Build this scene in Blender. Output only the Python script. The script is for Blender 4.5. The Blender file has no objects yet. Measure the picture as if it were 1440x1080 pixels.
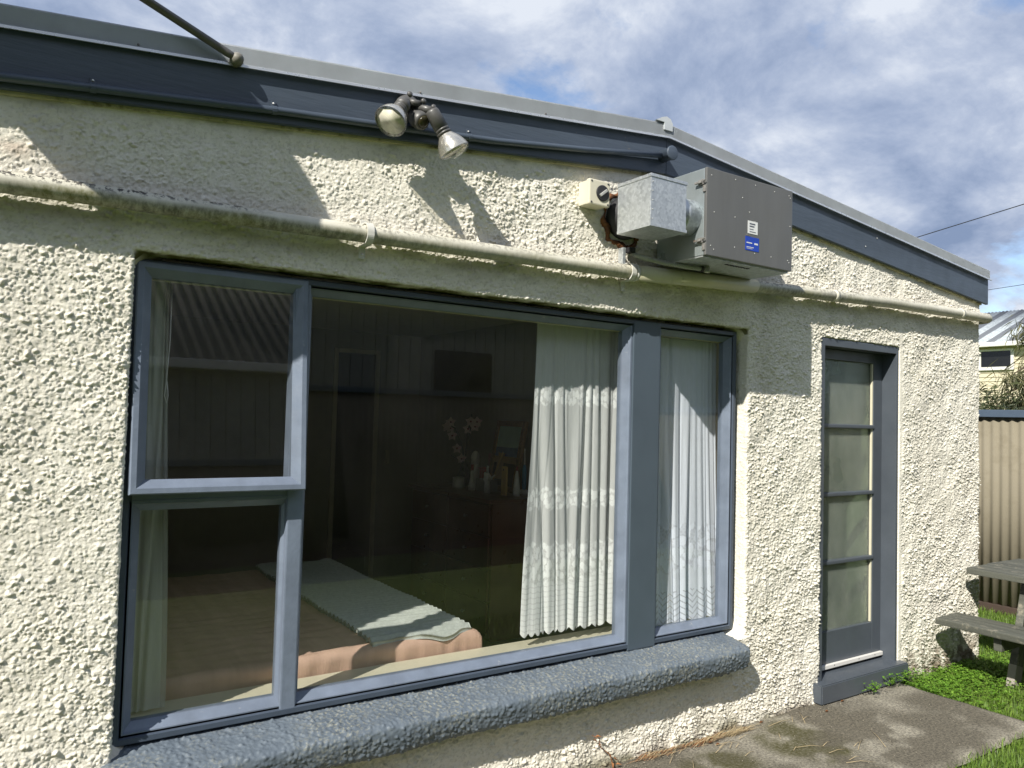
import bpy, bmesh, math, random
import numpy as np
from mathutils import Vector, Matrix
random.seed(7)
sc = bpy.context.scene
COL = sc.collection
R = math.radians

# ------------------------------------------------------------------ camera
cd = bpy.data.cameras.new('camera'); cam = bpy.data.objects.new('camera', cd); COL.objects.link(cam)
def cam_axes(pitch, roll, yaw):
    f = Vector((math.sin(yaw)*math.cos(pitch), math.cos(yaw)*math.cos(pitch), math.sin(pitch)))
    r = Vector((math.cos(yaw), -math.sin(yaw), 0)); u = r.cross(f)
    return r*math.cos(roll)+u*math.sin(roll), u*math.cos(roll)-r*math.sin(roll), f
r_, u_, f_ = cam_axes(R(2.355), R(1.574), R(33.557))
cam.matrix_world = Matrix(((r_.x,u_.x,-f_.x,0),(r_.y,u_.y,-f_.y,-2.7),(r_.z,u_.z,-f_.z,1.575),(0,0,0,1)))
cd.sensor_width = 36; cd.lens = 27.025; cd.clip_start = .05; cd.clip_end = 3000
sc.camera = cam

# ------------------------------------------------------------------ sun, sky, exposure
SUN = Vector((.683, .353, -.639)).normalized()          # the way the sunlight travels
sl = bpy.data.lights.new('sun', 'SUN'); sl.energy = 4.6; sl.angle = R(.53); sl.color = (1, .955, .87)
so = bpy.data.objects.new('sun', sl); COL.objects.link(so); so.location = (-8, -5, 9)
so.rotation_euler = SUN.to_track_quat('-Z', 'Y').to_euler()
W = bpy.data.worlds.new('World'); sc.world = W; W.use_nodes = True
nt = W.node_tree; nt.nodes.clear()
def N(t, kind, **kw):
    n = t.nodes.new(kind)
    for k, v in kw.items():
        if k in n.inputs.keys(): n.inputs[k].default_value = v
        else: setattr(n, k, v)
    return n
def ramp(t, fac, stops):
    n = t.nodes.new('ShaderNodeValToRGB'); e = n.color_ramp.elements
    while len(e) < len(stops): e.new(.5)
    for q, (p, c) in zip(e, stops):
        q.position = p; q.color = (c, c, c, 1) if isinstance(c, (int, float)) else (*c, 1)
    t.links.new(fac, n.inputs[0]); return n.outputs[0]
def mixc(t, fac, a, b, mode='MIX'):
    n = t.nodes.new('ShaderNodeMix'); n.data_type = 'RGBA'; n.blend_type = mode
    for s, v in ((n.inputs[0], fac), (n.inputs[6], a), (n.inputs[7], b)):
        if hasattr(v, 'is_output'): t.links.new(v, s)
        elif isinstance(v, (int, float)): s.default_value = v if s == n.inputs[0] else (v, v, v, 1)
        else: s.default_value = (*v, 1)
    return n.outputs[2]
def mth(t, op, a, b=None, c=None):
    n = t.nodes.new('ShaderNodeMath'); n.operation = op
    for i, v in enumerate((a, b, c)):
        if v is None: continue
        if hasattr(v, 'is_output'): t.links.new(v, n.inputs[i])
        else: n.inputs[i].default_value = v
    return n.outputs[0]
sky = N(nt, 'ShaderNodeTexSky'); sky.sky_type = 'NISHITA'; sky.sun_disc = False
sky.sun_elevation = math.asin(-SUN.z); sky.sun_rotation = math.atan2(-SUN.x, -SUN.y)
sky.air_density = 1.0; sky.dust_density = .6; sky.ozone_density = 1.6
tc = N(nt, 'ShaderNodeTexCoord'); sp = N(nt, 'ShaderNodeSeparateXYZ'); nt.links.new(tc.outputs['Generated'], sp.inputs[0])
zz = mth(nt, 'ADD', mth(nt, 'MAXIMUM', sp.outputs[2], 0.0), .38)
cb = N(nt, 'ShaderNodeCombineXYZ')
nt.links.new(mth(nt, 'DIVIDE', sp.outputs[0], zz), cb.inputs[0]); nt.links.new(mth(nt, 'DIVIDE', sp.outputs[1], zz), cb.inputs[1])
def wnoise(scale, det, rough, off, dist=0.):
    mp = N(nt, 'ShaderNodeMapping'); mp.inputs['Location'].default_value = off; nt.links.new(cb.outputs[0], mp.inputs[0])
    n = N(nt, 'ShaderNodeTexNoise', Scale=scale, Detail=det, Roughness=rough, Distortion=dist); nt.links.new(mp.outputs[0], n.inputs['Vector']); return n.outputs[0]
big = wnoise(2.2, 13, .60, (3.1, 1.7, 0), .2)
shade = wnoise(3.6, 13, .61, (7.3, 4.1, 2), .2)
mask = ramp(nt, big, [(.36, 0), (.45, 1)])
cloud = ramp(nt, shade, [(.34, (1.85, 2.45, 3.75)), (.45, (2.8, 3.4, 4.7)), (.54, (3.8, 4.35, 5.5)), (.66, (5.8, 6.2, 6.9))])
skyc = mixc(nt, 1.0, sky.outputs[0], (1.25, 1.25, 1.3), 'MULTIPLY')
tint = mixc(nt, mask, skyc, cloud)
bg = N(nt, 'ShaderNodeBackground', Strength=.092); nt.links.new(tint, bg.inputs[0])
ow = N(nt, 'ShaderNodeOutputWorld'); nt.links.new(bg.outputs[0], ow.inputs[0])
vs = sc.view_settings; vs.view_transform = 'Standard'; vs.look = 'None'; vs.exposure = .55; vs.gamma = 1; vs.use_curve_mapping = False
sc.render.engine = 'CYCLES'
cy = sc.cycles; cy.use_denoising = True; cy.max_bounces = 10; cy.transparent_max_bounces = 24; cy.caustics_reflective = False; cy.caustics_refractive = False
try: cy.denoiser = 'OPENIMAGEDENOISE'
except Exception: pass

# ------------------------------------------------------------------ numpy noise
def table(seed): return np.random.default_rng(seed).random((256, 256))
def vn(x, y, seed=0):
    T = table(seed); xi = np.floor(x).astype(int); yi = np.floor(y).astype(int); fx = x-xi; fy = y-yi
    fx = fx*fx*(3-2*fx); fy = fy*fy*(3-2*fy)
    a = T[xi & 255, yi & 255]; b = T[(xi+1) & 255, yi & 255]; c = T[xi & 255, (yi+1) & 255]; d = T[(xi+1) & 255, (yi+1) & 255]
    return (a*(1-fx)+b*fx)*(1-fy)+(c*(1-fx)+d*fx)*fy
def fbm(x, y, o=4, seed=0):
    s = 0; a = .5; t = 0
    for i in range(o):
        s = s+a*vn(x*2**i+i*17.3, y*2**i+i*9.1, seed+i); t += a; a *= .5
    return s/t
def worley(x, y, seed=0):
    A, B, H = table(seed), table(seed+1), table(seed+2)
    xi = np.floor(x).astype(int); yi = np.floor(y).astype(int); best = np.full(x.shape, 9.); hv = np.zeros(x.shape)
    for i in (-1, 0, 1):
        for j in (-1, 0, 1):
            cx = xi+i; cyy = yi+j; d = (cx+A[cx & 255, cyy & 255]-x)**2+(cyy+B[cx & 255, cyy & 255]-y)**2
            m = d < best; best = np.where(m, d, best); hv = np.where(m, H[cx & 255, cyy & 255], hv)
    return np.sqrt(best), hv
def sstep(a, b, x):
    t = np.clip((x-a)/(b-a), 0, 1); return t*t*(3-2*t)

# ------------------------------------------------------------------ materials
MATS = {}
def newmat(name):
    m = bpy.data.materials.new(name); m.use_nodes = True; t = m.node_tree; t.nodes.clear(); MATS[name] = m
    b = N(t, 'ShaderNodeBsdfPrincipled'); o = N(t, 'ShaderNodeOutputMaterial'); t.links.new(b.outputs[0], o.inputs[0])
    return m, t, b, o
def coord(t): return N(t, 'ShaderNodeTexCoord').outputs['Object']
def tnoise(t, scale, det=5, rough=.55, vec=None, stretch=None):
    v = vec or coord(t)
    if stretch:
        mp = N(t, 'ShaderNodeMapping'); mp.inputs['Scale'].default_value = stretch; t.links.new(v, mp.inputs[0]); v = mp.outputs[0]
    n = N(t, 'ShaderNodeTexNoise', Scale=scale, Detail=det, Roughness=rough); t.links.new(v, n.inputs['Vector']); return n.outputs[0]
def sc3(c, k): return tuple(min(1, x*k) for x in c)
def mat(name, c, rough=.6, metal=0., var=.14, scale=9., bump=0., bscale=180., stretch=None, dirt=None, dirt_at=(.62, .72), dscale=35., spec=.5):
    m, t, b, o = newmat(name)
    n = tnoise(t, scale, 6, .6, stretch=stretch)
    colr = ramp(t, n, [(.3, sc3(c, 1-var)), (.7, sc3(c, 1+var))])
    if dirt:
        d = ramp(t, tnoise(t, dscale, 7, .65), [(dirt_at[0], 0), (dirt_at[1], 1)]); colr = mixc(t, d, colr, dirt)
    t.links.new(colr, b.inputs['Base Color'])
    b.inputs['Roughness'].default_value = rough; b.inputs['Metallic'].default_value = metal; b.inputs['Specular IOR Level'].default_value = spec
    rr = ramp(t, tnoise(t, scale*2.3, 5), [(.3, max(.02, rough-.09)), (.7, min(1, rough+.09))]); t.links.new(rr, b.inputs['Roughness'])
    if bump:
        bn = N(t, 'ShaderNodeBump', Strength=bump, Distance=.002); t.links.new(tnoise(t, bscale, 4, .6, stretch=stretch), bn.inputs['Height']); t.links.new(bn.outputs[0], b.inputs['Normal'])
    return m
def attr(t, name):
    n = N(t, 'ShaderNodeAttribute'); n.attribute_name = name; return n.outputs['Fac']

def stucco_mat():
    m, t, b, o = newmat('cream_roughcast')
    base = ramp(t, tnoise(t, 2.2, 6, .6), [(.3, (.885, .840, .725)), (.7, (.93, .892, .795))])
    fine = ramp(t, tnoise(t, 60, 6, .6), [(.25, (.90, .90, .88)), (.75, (1, 1, 1))])
    c = mixc(t, 1., base, fine, 'MULTIPLY')
    c = mixc(t, attr(t, 'pit_shade'), c, (.40, .375, .29))
    c = mixc(t, attr(t, 'moss'), c, (.125, .12, .045))
    c = mixc(t, attr(t, 'soil'), c, (.17, .125, .075))
    c = mixc(t, attr(t, 'rust'), c, (.35, .17, .08))
    t.links.new(c, b.inputs['Base Color']); b.inputs['Roughness'].default_value = .8; b.inputs['Specular IOR Level'].default_value = .25
    bn = N(t, 'ShaderNodeBump', Strength=.9, Distance=.004); t.links.new(tnoise(t, 210, 4, .75), bn.inputs['Height']); t.links.new(bn.outputs[0], b.inputs['Normal'])
    return m
M_STUCCO = stucco_mat()
def sill_mat():
    m, t, b, o = newmat('blue_painted_sill')
    base = ramp(t, tnoise(t, 5, 6, .6), [(.3, (.092, .116, .145)), (.7, (.130, .158, .188))])
    li = mth(t, 'MULTIPLY', ramp(t, tnoise(t, 85, 6, .72), [(.50, 0), (.60, 1)]), ramp(t, tnoise(t, 3.1, 4), [(.36, 0), (.55, 1)]))
    c = mixc(t, mth(t, 'MULTIPLY', li, .6), base, (.34, .33, .25))
    t.links.new(c, b.inputs['Base Color']); b.inputs['Roughness'].default_value = .55
    bn = N(t, 'ShaderNodeBump', Strength=.4, Distance=.003); t.links.new(tnoise(t, 120, 5, .65), bn.inputs['Height']); t.links.new(bn.outputs[0], b.inputs['Normal'])
    return m
M_SILL = sill_mat()
M_FASCIA = mat('slate_blue_paint', (.066, .086, .116), .42, var=.16, scale=5, bump=.7, bscale=70, stretch=(.10, 1, 1), dirt=(.13, .13, .13), dirt_at=(.69, .73), dscale=20)
M_FRAME = mat('slate_blue_joinery', (.160, .192, .250), .38, var=.16, scale=9, bump=.4, bscale=90, dirt=(.30, .32, .34), dirt_at=(.66, .72), dscale=22)
M_POST = mat('slate_blue_flat', (.074, .098, .124), .42, var=.07, scale=4, bump=.12, bscale=120)
M_SHADEDFRAME = mat('shaded_slate_joinery', (.060, .078, .108), .40, var=.12, scale=6, bump=.12, bscale=120)  # outer window ring: shade of the recess put into a darker joinery colour
M_DOOR = mat('charcoal_blue_paint', (.075, .088, .105), .42, var=.10, scale=5, bump=.15, bscale=120, dirt=(.15, .16, .17), dirt_at=(.70, .8), dscale=26)
M_CREAM = mat('cream_gloss', (.66, .62, .47), .4, var=.06)
M_TRIM = mat('stained_cream_trim', (.50, .46, .30), .6, var=.2, scale=12, dirt=(.14, .12, .05), dirt_at=(.52, .64), dscale=14)
M_FLASH = mat('weathered_zinc', (.56, .59, .61), .5, .12, var=.08, scale=7, bump=.1, bscale=40, dirt=(.45, .47, .48), dirt_at=(.6, .75), dscale=5)
M_WHITEMETAL = mat('bright_aluminium', (.72, .73, .74), .3, .7, var=.06)
def galv():
    m, t, b, o = newmat('galvanised_spangle')
    v = N(t, 'ShaderNodeTexVoronoi', Scale=85.); t.links.new(coord(t), v.inputs['Vector'])
    c = ramp(t, v.outputs['Color'], [(.1, (.50, .53, .55)), (.9, (.68, .71, .73))])
    c2 = mixc(t, ramp(t, tnoise(t, 22, 6, .65), [(.55, 0), (.75, .55)]), c, (.80, .82, .83))
    t.links.new(c2, b.inputs['Base Color']); b.inputs['Metallic'].default_value = .7
    rr = ramp(t, v.outputs['Color'], [(.1, .34), (.9, .5)]); t.links.new(rr, b.inputs['Roughness']); return m
M_GALV = galv()
M_UNIT = mat('grey_steel_panel', (.155, .155, .15), .42, .25, var=.10, scale=3, stretch=(3, 3, .4), dirt=(.30, .30, .29), dirt_at=(.68, .8), dscale=7)
M_STEELSIDE = mat('zinc_side_panel', (.42, .47, .48), .34, .6, var=.08, scale=5)
M_DARKMETAL = mat('rusty_latch', (.26, .25, .235), .6, .4, var=.35, scale=70, dirt=(.14, .075, .04), dirt_at=(.58, .68), dscale=60)
M_SCREW = mat('screw_head', (.72, .72, .70), .4, .5)
M_RIVET = mat('dull_rivet', (.48, .48, .46), .5, .2)
M_FOAM = mat('orange_foam', (.15, .058, .018), .8, var=.7, scale=30, bump=1, bscale=60)
M_BLACK = mat('black_rubber', (.02, .02, .022), .6, var=.2)
M_LAMP = mat('dark_grey_plastic', (.085, .083, .078), .42, var=.12, scale=30)
M_WHITEPL = mat('aged_white_plastic', (.68, .64, .50), .4, var=.06)
M_CLIP = mat('white_plastic_clip', (.62, .61, .56), .4, var=.06)
M_NEWPIPE = mat('cream_plastic_pipe', (.62, .59, .42), .38, var=.09, scale=6, dirt=(.34, .33, .16), dirt_at=(.6, .78), dscale=8)
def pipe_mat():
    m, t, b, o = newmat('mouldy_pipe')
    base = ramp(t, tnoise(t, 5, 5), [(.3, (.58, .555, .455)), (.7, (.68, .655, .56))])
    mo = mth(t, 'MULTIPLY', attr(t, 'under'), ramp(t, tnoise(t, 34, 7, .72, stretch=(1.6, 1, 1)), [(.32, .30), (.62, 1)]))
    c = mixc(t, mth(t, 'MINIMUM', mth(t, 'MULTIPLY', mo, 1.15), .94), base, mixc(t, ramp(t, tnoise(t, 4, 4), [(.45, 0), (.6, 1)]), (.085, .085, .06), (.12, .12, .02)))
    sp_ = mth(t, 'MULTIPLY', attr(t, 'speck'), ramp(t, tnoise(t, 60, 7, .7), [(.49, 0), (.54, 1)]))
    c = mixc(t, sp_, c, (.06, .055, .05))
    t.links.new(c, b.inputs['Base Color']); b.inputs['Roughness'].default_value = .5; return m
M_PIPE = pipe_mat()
def glass(name, tint=(.88, .92, .89), f0=.05, gain=1.):
    m, t, b, o = newmat(name); t.nodes.remove(b)
    lw = N(t, 'ShaderNodeLayerWeight', Blend=.5)
    p = mth(t, 'POWER', lw.outputs['Facing'], 5.)
    fac = mth(t, 'MINIMUM', mth(t, 'ADD', mth(t, 'MULTIPLY', p, .9), f0*gain), 1.)
    tr = N(t, 'ShaderNodeBsdfTransparent', Color=(*tint, 1)); gl = N(t, 'ShaderNodeBsdfGlossy', Color=(1, 1, 1, 1), Roughness=0.)
    mx = N(t, 'ShaderNodeMixShader'); t.links.new(fac, mx.inputs[0]); t.links.new(tr.outputs[0], mx.inputs[1]); t.links.new(gl.outputs[0], mx.inputs[2]); df = N(t, 'ShaderNodeBsdfDiffuse', Color=(.7, .7, .66, 1)); dm = ramp(t, tnoise(t, 3., 7, .65), [(.35, .0008), (.75, .006)]); m3 = N(t, 'ShaderNodeMixShader'); t.links.new(dm, m3.inputs[0]); t.links.new(mx.outputs[0], m3.inputs[1]); t.links.new(df.outputs[0], m3.inputs[2]); t.links.new(m3.outputs[0], o.inputs[0]); return m
M_GLASS = glass('window_glass', (.968, .973, .970), .042)
M_LENS = glass('lamp_lens_glass', (.98, .97, .93), .10)
M_REFLECTOR = mat('silvered_bulb', (.62, .59, .52), .25, .75, var=.1, scale=30)
def frosted():
    m, t, b, o = newmat('frosted_glass'); b.inputs['Base Color'].default_value = (.80, .86, .82, 1); b.inputs['Roughness'].default_value = .22
    b.inputs['Transmission Weight'].default_value = .66; b.inputs['IOR'].default_value = 1.3
    bn = N(t, 'ShaderNodeBump', Strength=.3, Distance=.002); t.links.new(tnoise(t, 220, 3), bn.inputs['Height']); t.links.new(bn.outputs[0], b.inputs['Normal'])
    un = ramp(t, tnoise(t, 5., 5, .6, stretch=(1, 1, .6)), [(.3, (.42, .48, .44)), (.7, (.92, .95, .88))]); t.links.new(un, b.inputs['Base Color'])
    tl = N(t, 'ShaderNodeBsdfTranslucent', Color=(.85, .90, .80, 1)); mx = N(t, 'ShaderNodeMixShader', Fac=.2)
    tr = N(t, 'ShaderNodeBsdfTransparent', Color=(.86, .93, .84, 1)); m2 = N(t, 'ShaderNodeMixShader', Fac=.50)
    t.links.new(b.outputs[0], mx.inputs[1]); t.links.new(tl.outputs[0], mx.inputs[2]); t.links.new(mx.outputs[0], m2.inputs[1]); t.links.new(tr.outputs[0], m2.inputs[2]); t.links.new(m2.outputs[0], o.inputs[0]); return m
M_FROST = frosted()
def voile(name, c):
    m, t, b, o = newmat(name); t.nodes.remove(b)
    wv = tnoise(t, 240, 3, .6, stretch=(1, 1, .12))
    col_ = ramp(t, wv, [(.3, sc3(c, .93)), (.7, c)])
    df = N(t, 'ShaderNodeBsdfDiffuse'); tl = N(t, 'ShaderNodeBsdfTranslucent'); t.links.new(col_, df.inputs[0]); t.links.new(col_, tl.inputs[0])
    mx = N(t, 'ShaderNodeMixShader', Fac=.10); t.links.new(df.outputs[0], mx.inputs[1]); t.links.new(tl.outputs[0], mx.inputs[2])
    tr = N(t, 'ShaderNodeBsdfTransparent'); m2 = N(t, 'ShaderNodeMixShader')
    t.links.new(attr(t, 'opacity'), m2.inputs[0]); t.links.new(tr.outputs[0], m2.inputs[1]); t.links.new(mx.outputs[0], m2.inputs[2]); t.links.new(m2.outputs[0], o.inputs[0]); return m
M_LACE = voile('lace_net', (.92, .94, .93)); M_VOILE = voile('white_voile', (.85, .90, 1.)); M_NET = voile('plain_net', (.66, .69, .60))
M_DUVET = mat('salmon_brown_cotton', (.56, .375, .285), .85, var=.10, scale=18, bump=.8, bscale=260, stretch=(1, .08, .08), spec=.15)
M_THROW = mat('sage_grey_fleece', (.46, .49, .45), .95, var=.12, scale=60, bump=.8, bscale=350, spec=.1)
M_MATTRESS = mat('mattress_ticking', (.5, .48, .44), .9)
M_DARKWOOD = mat('dark_stained_wood', (.13, .055, .032), .35, var=.3, scale=5, stretch=(1, 1, .2))
M_ROOMWALL = mat('room_wall_paint', (.34, .32, .245), .8, var=.05)
M_CEIL = mat('room_ceiling_paint', (.75, .74, .68), .85, var=.04)
M_CARPET = mat('dark_carpet', (.13, .12, .10), .95, var=.2, scale=90)
def concrete():
    m, t, b, o = newmat('weathered_concrete')
    base = ramp(t, tnoise(t, 3.2, 8, .62), [(.30, (.16, .145, .115)), (.5, (.24, .22, .18)), (.72, (.34, .315, .26))])
    fine = ramp(t, tnoise(t, 75, 6, .78), [(.36, (.34, .34, .34)), (.60, (1.35, 1.35, 1.3))])
    c = mixc(t, 1., base, fine, 'MULTIPLY')
    c = mixc(t, mth(t, 'MULTIPLY', attr(t, 'moss'), ramp(t, tnoise(t, 70, 6, .7), [(.36, .55), (.56, 1)])), c, (.050, .046, .010))
    c = mixc(t, attr(t, 'soil'), c, mixc(t, 1., (.10, .088, .066), fine, 'MULTIPLY'))
    t.links.new(c, b.inputs['Base Color']); b.inputs['Roughness'].default_value = .9
    bn = N(t, 'ShaderNodeBump', Strength=.5, Distance=.004); t.links.new(tnoise(t, 110, 6, .7), bn.inputs['Height']); t.links.new(bn.outputs[0], b.inputs['Normal']); return m
M_CONC = concrete()
def lawn_mat():
    m, t, b, o = newmat('lawn_turf')
    a = ramp(t, tnoise(t, 1.1, 6, .6), [(.3, (.085, .14, .022)), (.7, (.15, .22, .04))])
    c = mixc(t, 1., a, ramp(t, tnoise(t, 55, 6, .7), [(.3, (.55, .55, .5)), (.7, (1.25, 1.25, 1.2))]), 'MULTIPLY')
    t.links.new(c, b.inputs['Base Color']); b.inputs['Roughness'].default_value = .9
    bn = N(t, 'ShaderNodeBump', Strength=1., Distance=.03); t.links.new(tnoise(t, 40, 6, .7), bn.inputs['Height']); t.links.new(bn.outputs[0], b.inputs['Normal']); return m
M_LAWN = lawn_mat()
def leaf_mat(name, c, c2, scale=5, trans=.3):
    m, t, b, o = newmat(name)
    geo = N(t, 'ShaderNodeNewGeometry'); a = ramp(t, geo.outputs['Random Per Island'], [(0, c), (1, c2)])
    t.links.new(a, b.inputs['Base Color']); b.inputs['Roughness'].default_value = .5; b.inputs['Specular IOR Level'].default_value = .35
    tl = N(t, 'ShaderNodeBsdfTranslucent'); t.links.new(a, tl.inputs[0]); mx = N(t, 'ShaderNodeMixShader', Fac=trans)
    t.links.new(b.outputs[0], mx.inputs[1]); t.links.new(tl.outputs[0], mx.inputs[2]); t.links.new(mx.outputs[0], o.inputs[0]); return m
M_GRASS = leaf_mat('grass_blade', (.085, .17, .020), (.22, .33, .055), trans=.35)
M_CLOVER = leaf_mat('clover_leaf', (.10, .24, .022), (.22, .38, .05))
M_CONIFER = leaf_mat('conifer_spray', (.035, .045, .020), (.17, .16, .065), trans=.25)
M_SHRUB = leaf_mat('shrub_leaf', (.035, .050, .022), (.10, .115, .05), trans=.2)
M_BARK = mat('bark', (.09, .065, .045), .9, var=.3, scale=20)
M_STRAW = mat('dry_straw', (.42, .33, .19), .8, var=.2, scale=40)
M_DEADLEAF = mat('dead_leaf', (.28, .12, .045), .8, var=.3, scale=60)
M_TABLE = mat('weathered_green_grey_timber', (.085, .088, .072), .62, var=.40, scale=16, stretch=(1, .06, 1), bump=1., bscale=90, dirt=(.24, .22, .17), dirt_at=(.56, .68), dscale=12)
M_TABLEFOOT = mat('raw_timber_foot', (.30, .27, .24), .8, var=.2, scale=12, stretch=(1, 1, .2))
M_KHAKI = mat('khaki_corrugated_steel', (.225, .20, .148), .75, spec=.15, var=.05, scale=2, dirt=(.15, .13, .09), dirt_at=(.52, .8), dscale=4)
M_CAPSTEEL = mat('slate_fence_capping', (.075, .105, .15), .4, var=.06)
M_BOARD = mat('cream_weatherboard', (.60, .54, .38), .6, var=.08, scale=3)
M_SIDING = mat('grey_vertical_board', (.33, .33, .29), .7, var=.10, scale=4, stretch=(1, 1, .2))
M_ROOFIRON = mat('aged_roof_iron', (.36, .38, .39), .5, .3, var=.25, scale=3, dirt=(.20, .20, .19), dirt_at=(.5, .7), dscale=4)
M_WINDARK = mat('dark_window_glass', (.012, .013, .014), .12, var=.1)
M_WINWHITE = mat('white_window_trim', (.72, .70, .66), .5, var=.05)
M_WIRE = mat('black_cable', (.015, .015, .017), .6)
M_POLE = mat('grey_steel_tube', (.13, .125, .115), .5, .4, var=.15, scale=30)
M_DISH = mat('grey_dish_enamel', (.42, .43, .44), .45, var=.05)
M_TIMBERPOLE = mat('timber_pole', (.16, .13, .10), .9, var=.2)

# ------------------------------------------------------------------ object helpers
def meta(o, label, cat, group=None, kind=None):
    if label: o['label'] = label
    if cat: o['category'] = cat
    if group: o['group'] = group
    if kind: o['kind'] = kind
    return o
def link(name, me, m, parent=None, smooth=False):
    if m is not None and not me.materials: me.materials.append(m)
    if smooth: me.polygons.foreach_set('use_smooth', np.ones(len(me.polygons), bool))
    o = bpy.data.objects.new(name, me); COL.objects.link(o)
    if parent is not None:
        o.parent = parent; o.matrix_parent_inverse = BASE[parent.name].inverted()
    BASE[o.name] = BASE[parent.name] if False else Matrix.Identity(4)
    return o
BASE = {}
def root(name, loc, label, cat, group=None):
    o = bpy.data.objects.new(name, None); COL.objects.link(o); o.location = loc; o.empty_display_size = .1
    BASE[o.name] = Matrix.Translation(loc); meta(o, label, cat, group); return o
def from_np(name, V, F, m, parent=None, smooth=True, attrs=None):
    V = np.asarray(V, np.float32).reshape(-1, 3); F = np.asarray(F, np.int32); k = F.shape[1]
    me = bpy.data.meshes.new(name); me.vertices.add(len(V)); me.vertices.foreach_set('co', V.ravel())
    me.loops.add(F.size); me.loops.foreach_set('vertex_index', F.ravel()); me.polygons.add(len(F))
    me.polygons.foreach_set('loop_start', np.arange(0, F.size, k, dtype=np.int32))
    try: me.polygons.foreach_set('loop_total', np.full(len(F), k, dtype=np.int32))
    except Exception: pass
    for an, av in (attrs or {}).items():
        a = me.attributes.new(an, 'FLOAT', 'POINT'); a.data.foreach_set('value', np.asarray(av, np.float32).ravel())
    me.update(calc_edges=True); me.validate()
    return link(name, me, m, parent, smooth)
def bm_obj(name, bm, m, parent=None, smooth=False):
    bmesh.ops.recalc_face_normals(bm, faces=bm.faces)
    me = bpy.data.meshes.new(name); bm.to_mesh(me); bm.free(); return link(name, me, m, parent, smooth)
def add_box(bm, x0, x1, y0, y1, z0, z1, bev=0.):
    r = bmesh.ops.create_cube(bm, size=1.)['verts']
    for v in r: v.co = Vector((x0+(v.co.x+.5)*(x1-x0), y0+(v.co.y+.5)*(y1-y0), z0+(v.co.z+.5)*(z1-z0)))
    if bev:
        e = list({e for v in r for e in v.link_edges}); bmesh.ops.bevel(bm, geom=e, offset=bev, segments=2, profile=.6, affect='EDGES')
def box(name, b, m, parent=None, bev=.003):
    bm = bmesh.new(); add_box(bm, *b, bev); return bm_obj(name, bm, m, parent)
def add_prism(bm, poly, y0, y1):
    a = [bm.verts.new((x, y0, z)) for x, z in poly]; b = [bm.verts.new((x, y1, z)) for x, z in poly]; n = len(poly)
    bm.faces.new(a); bm.faces.new(b[::-1])
    for i in range(n): bm.faces.new((a[i], b[i], b[(i+1) % n], a[(i+1) % n]))
def prism(name, poly, y0, y1, m, parent=None, bev=0.):
    bm = bmesh.new(); add_prism(bm, poly, y0, y1)
    if bev: bmesh.ops.bevel(bm, geom=list(bm.edges), offset=bev, segments=2, affect='EDGES')
    return bm_obj(name, bm, m, parent)
def obox(name, c, ax, ay, az, sx, sy, sz, m, parent=None, bev=.004):
    """box centred at c along three unit axes"""
    bm = bmesh.new(); add_box(bm, -sx/2, sx/2, -sy/2, sy/2, -sz/2, sz/2, bev)
    ax, ay, az = Vector(ax).normalized(), Vector(ay).normalized(), Vector(az).normalized()
    Mx = Matrix(((ax.x, ay.x, az.x, c[0]), (ax.y, ay.y, az.y, c[1]), (ax.z, ay.z, az.z, c[2]), (0, 0, 0, 1)))
    bmesh.ops.transform(bm, matrix=Mx, verts=bm.verts); return bm_obj(name, bm, m, parent)
def frame_of(d):
    d = Vector(d).normalized(); a = Vector((0, 0, 1)) if abs(d.z) < .95 else Vector((1, 0, 0)); s = d.cross(a).normalized(); return d, s, s.cross(d)
def add_tube(bm, pts, rad, n=12, caps=True):
    pts = [Vector(p) for p in pts]; rings = []; rad = rad if isinstance(rad, (list, tuple)) else [rad]*len(pts); ref = None
    for i, p in enumerate(pts):
        d = (pts[min(i+1, len(pts)-1)]-pts[max(i-1, 0)]).normalized()
        if ref is None: _, s, _u = frame_of(d)
        else: s = (ref-d*ref.dot(d)).normalized()
        ref = s; u = d.cross(s)
        rings.append([bm.verts.new(p+(s*math.cos(2*math.pi*k/n)+u*math.sin(2*math.pi*k/n))*rad[i]) for k in range(n)])
    for a, b in zip(rings, rings[1:]):
        for k in range(n): bm.faces.new((a[k], a[(k+1) % n], b[(k+1) % n], b[k]))
    if caps:
        bm.faces.new(rings[0][::-1]); bm.faces.new(rings[-1])
def tube(name, pts, rad, m, parent=None, n=12, caps=True):
    bm = bmesh.new(); add_tube(bm, pts, rad, n, caps); o = bm_obj(name, bm, m, parent, True); return o
def lathe(name, c, axis, prof, m, parent=None, n=24, smooth=True):
    """prof: (distance along axis, radius)"""
    d, s, u = frame_of(axis); c = Vector(c); bm = bmesh.new(); rings = []
    for t, r in prof:
        rings.append([bm.verts.new(c+d*t+(s*math.cos(2*math.pi*k/n)+u*math.sin(2*math.pi*k/n))*max(r, 1e-4)) for k in range(n)])
    for a, b in zip(rings, rings[1:]):
        for k in range(n): bm.faces.new((a[k], a[(k+1) % n], b[(k+1) % n], b[k]))
    bm.faces.new(rings[0][::-1]); bm.faces.new(rings[-1]); return bm_obj(name, bm, m, parent, smooth)
def ring_frame(name, x0, x1, z0, z1, prof, m, parent, xform=None):
    """mitred joinery ring; prof: (inset, y)"""
    bm = bmesh.new(); loops = []
    for ins, y in prof:
        loops.append([bm.verts.new(p) for p in ((x0+ins, y, z0+ins), (x1-ins, y, z0+ins), (x1-ins, y, z1-ins), (x0+ins, y, z1-ins))])
    for a, b in zip(loops, loops[1:]+loops[:1]):
        for k in range(4): bm.faces.new((a[k], a[(k+1) % 4], b[(k+1) % 4], b[k]))
    if xform: bmesh.ops.transform(bm, matrix=xform, verts=bm.verts)
    return bm_obj(name, bm, m, parent)
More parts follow.
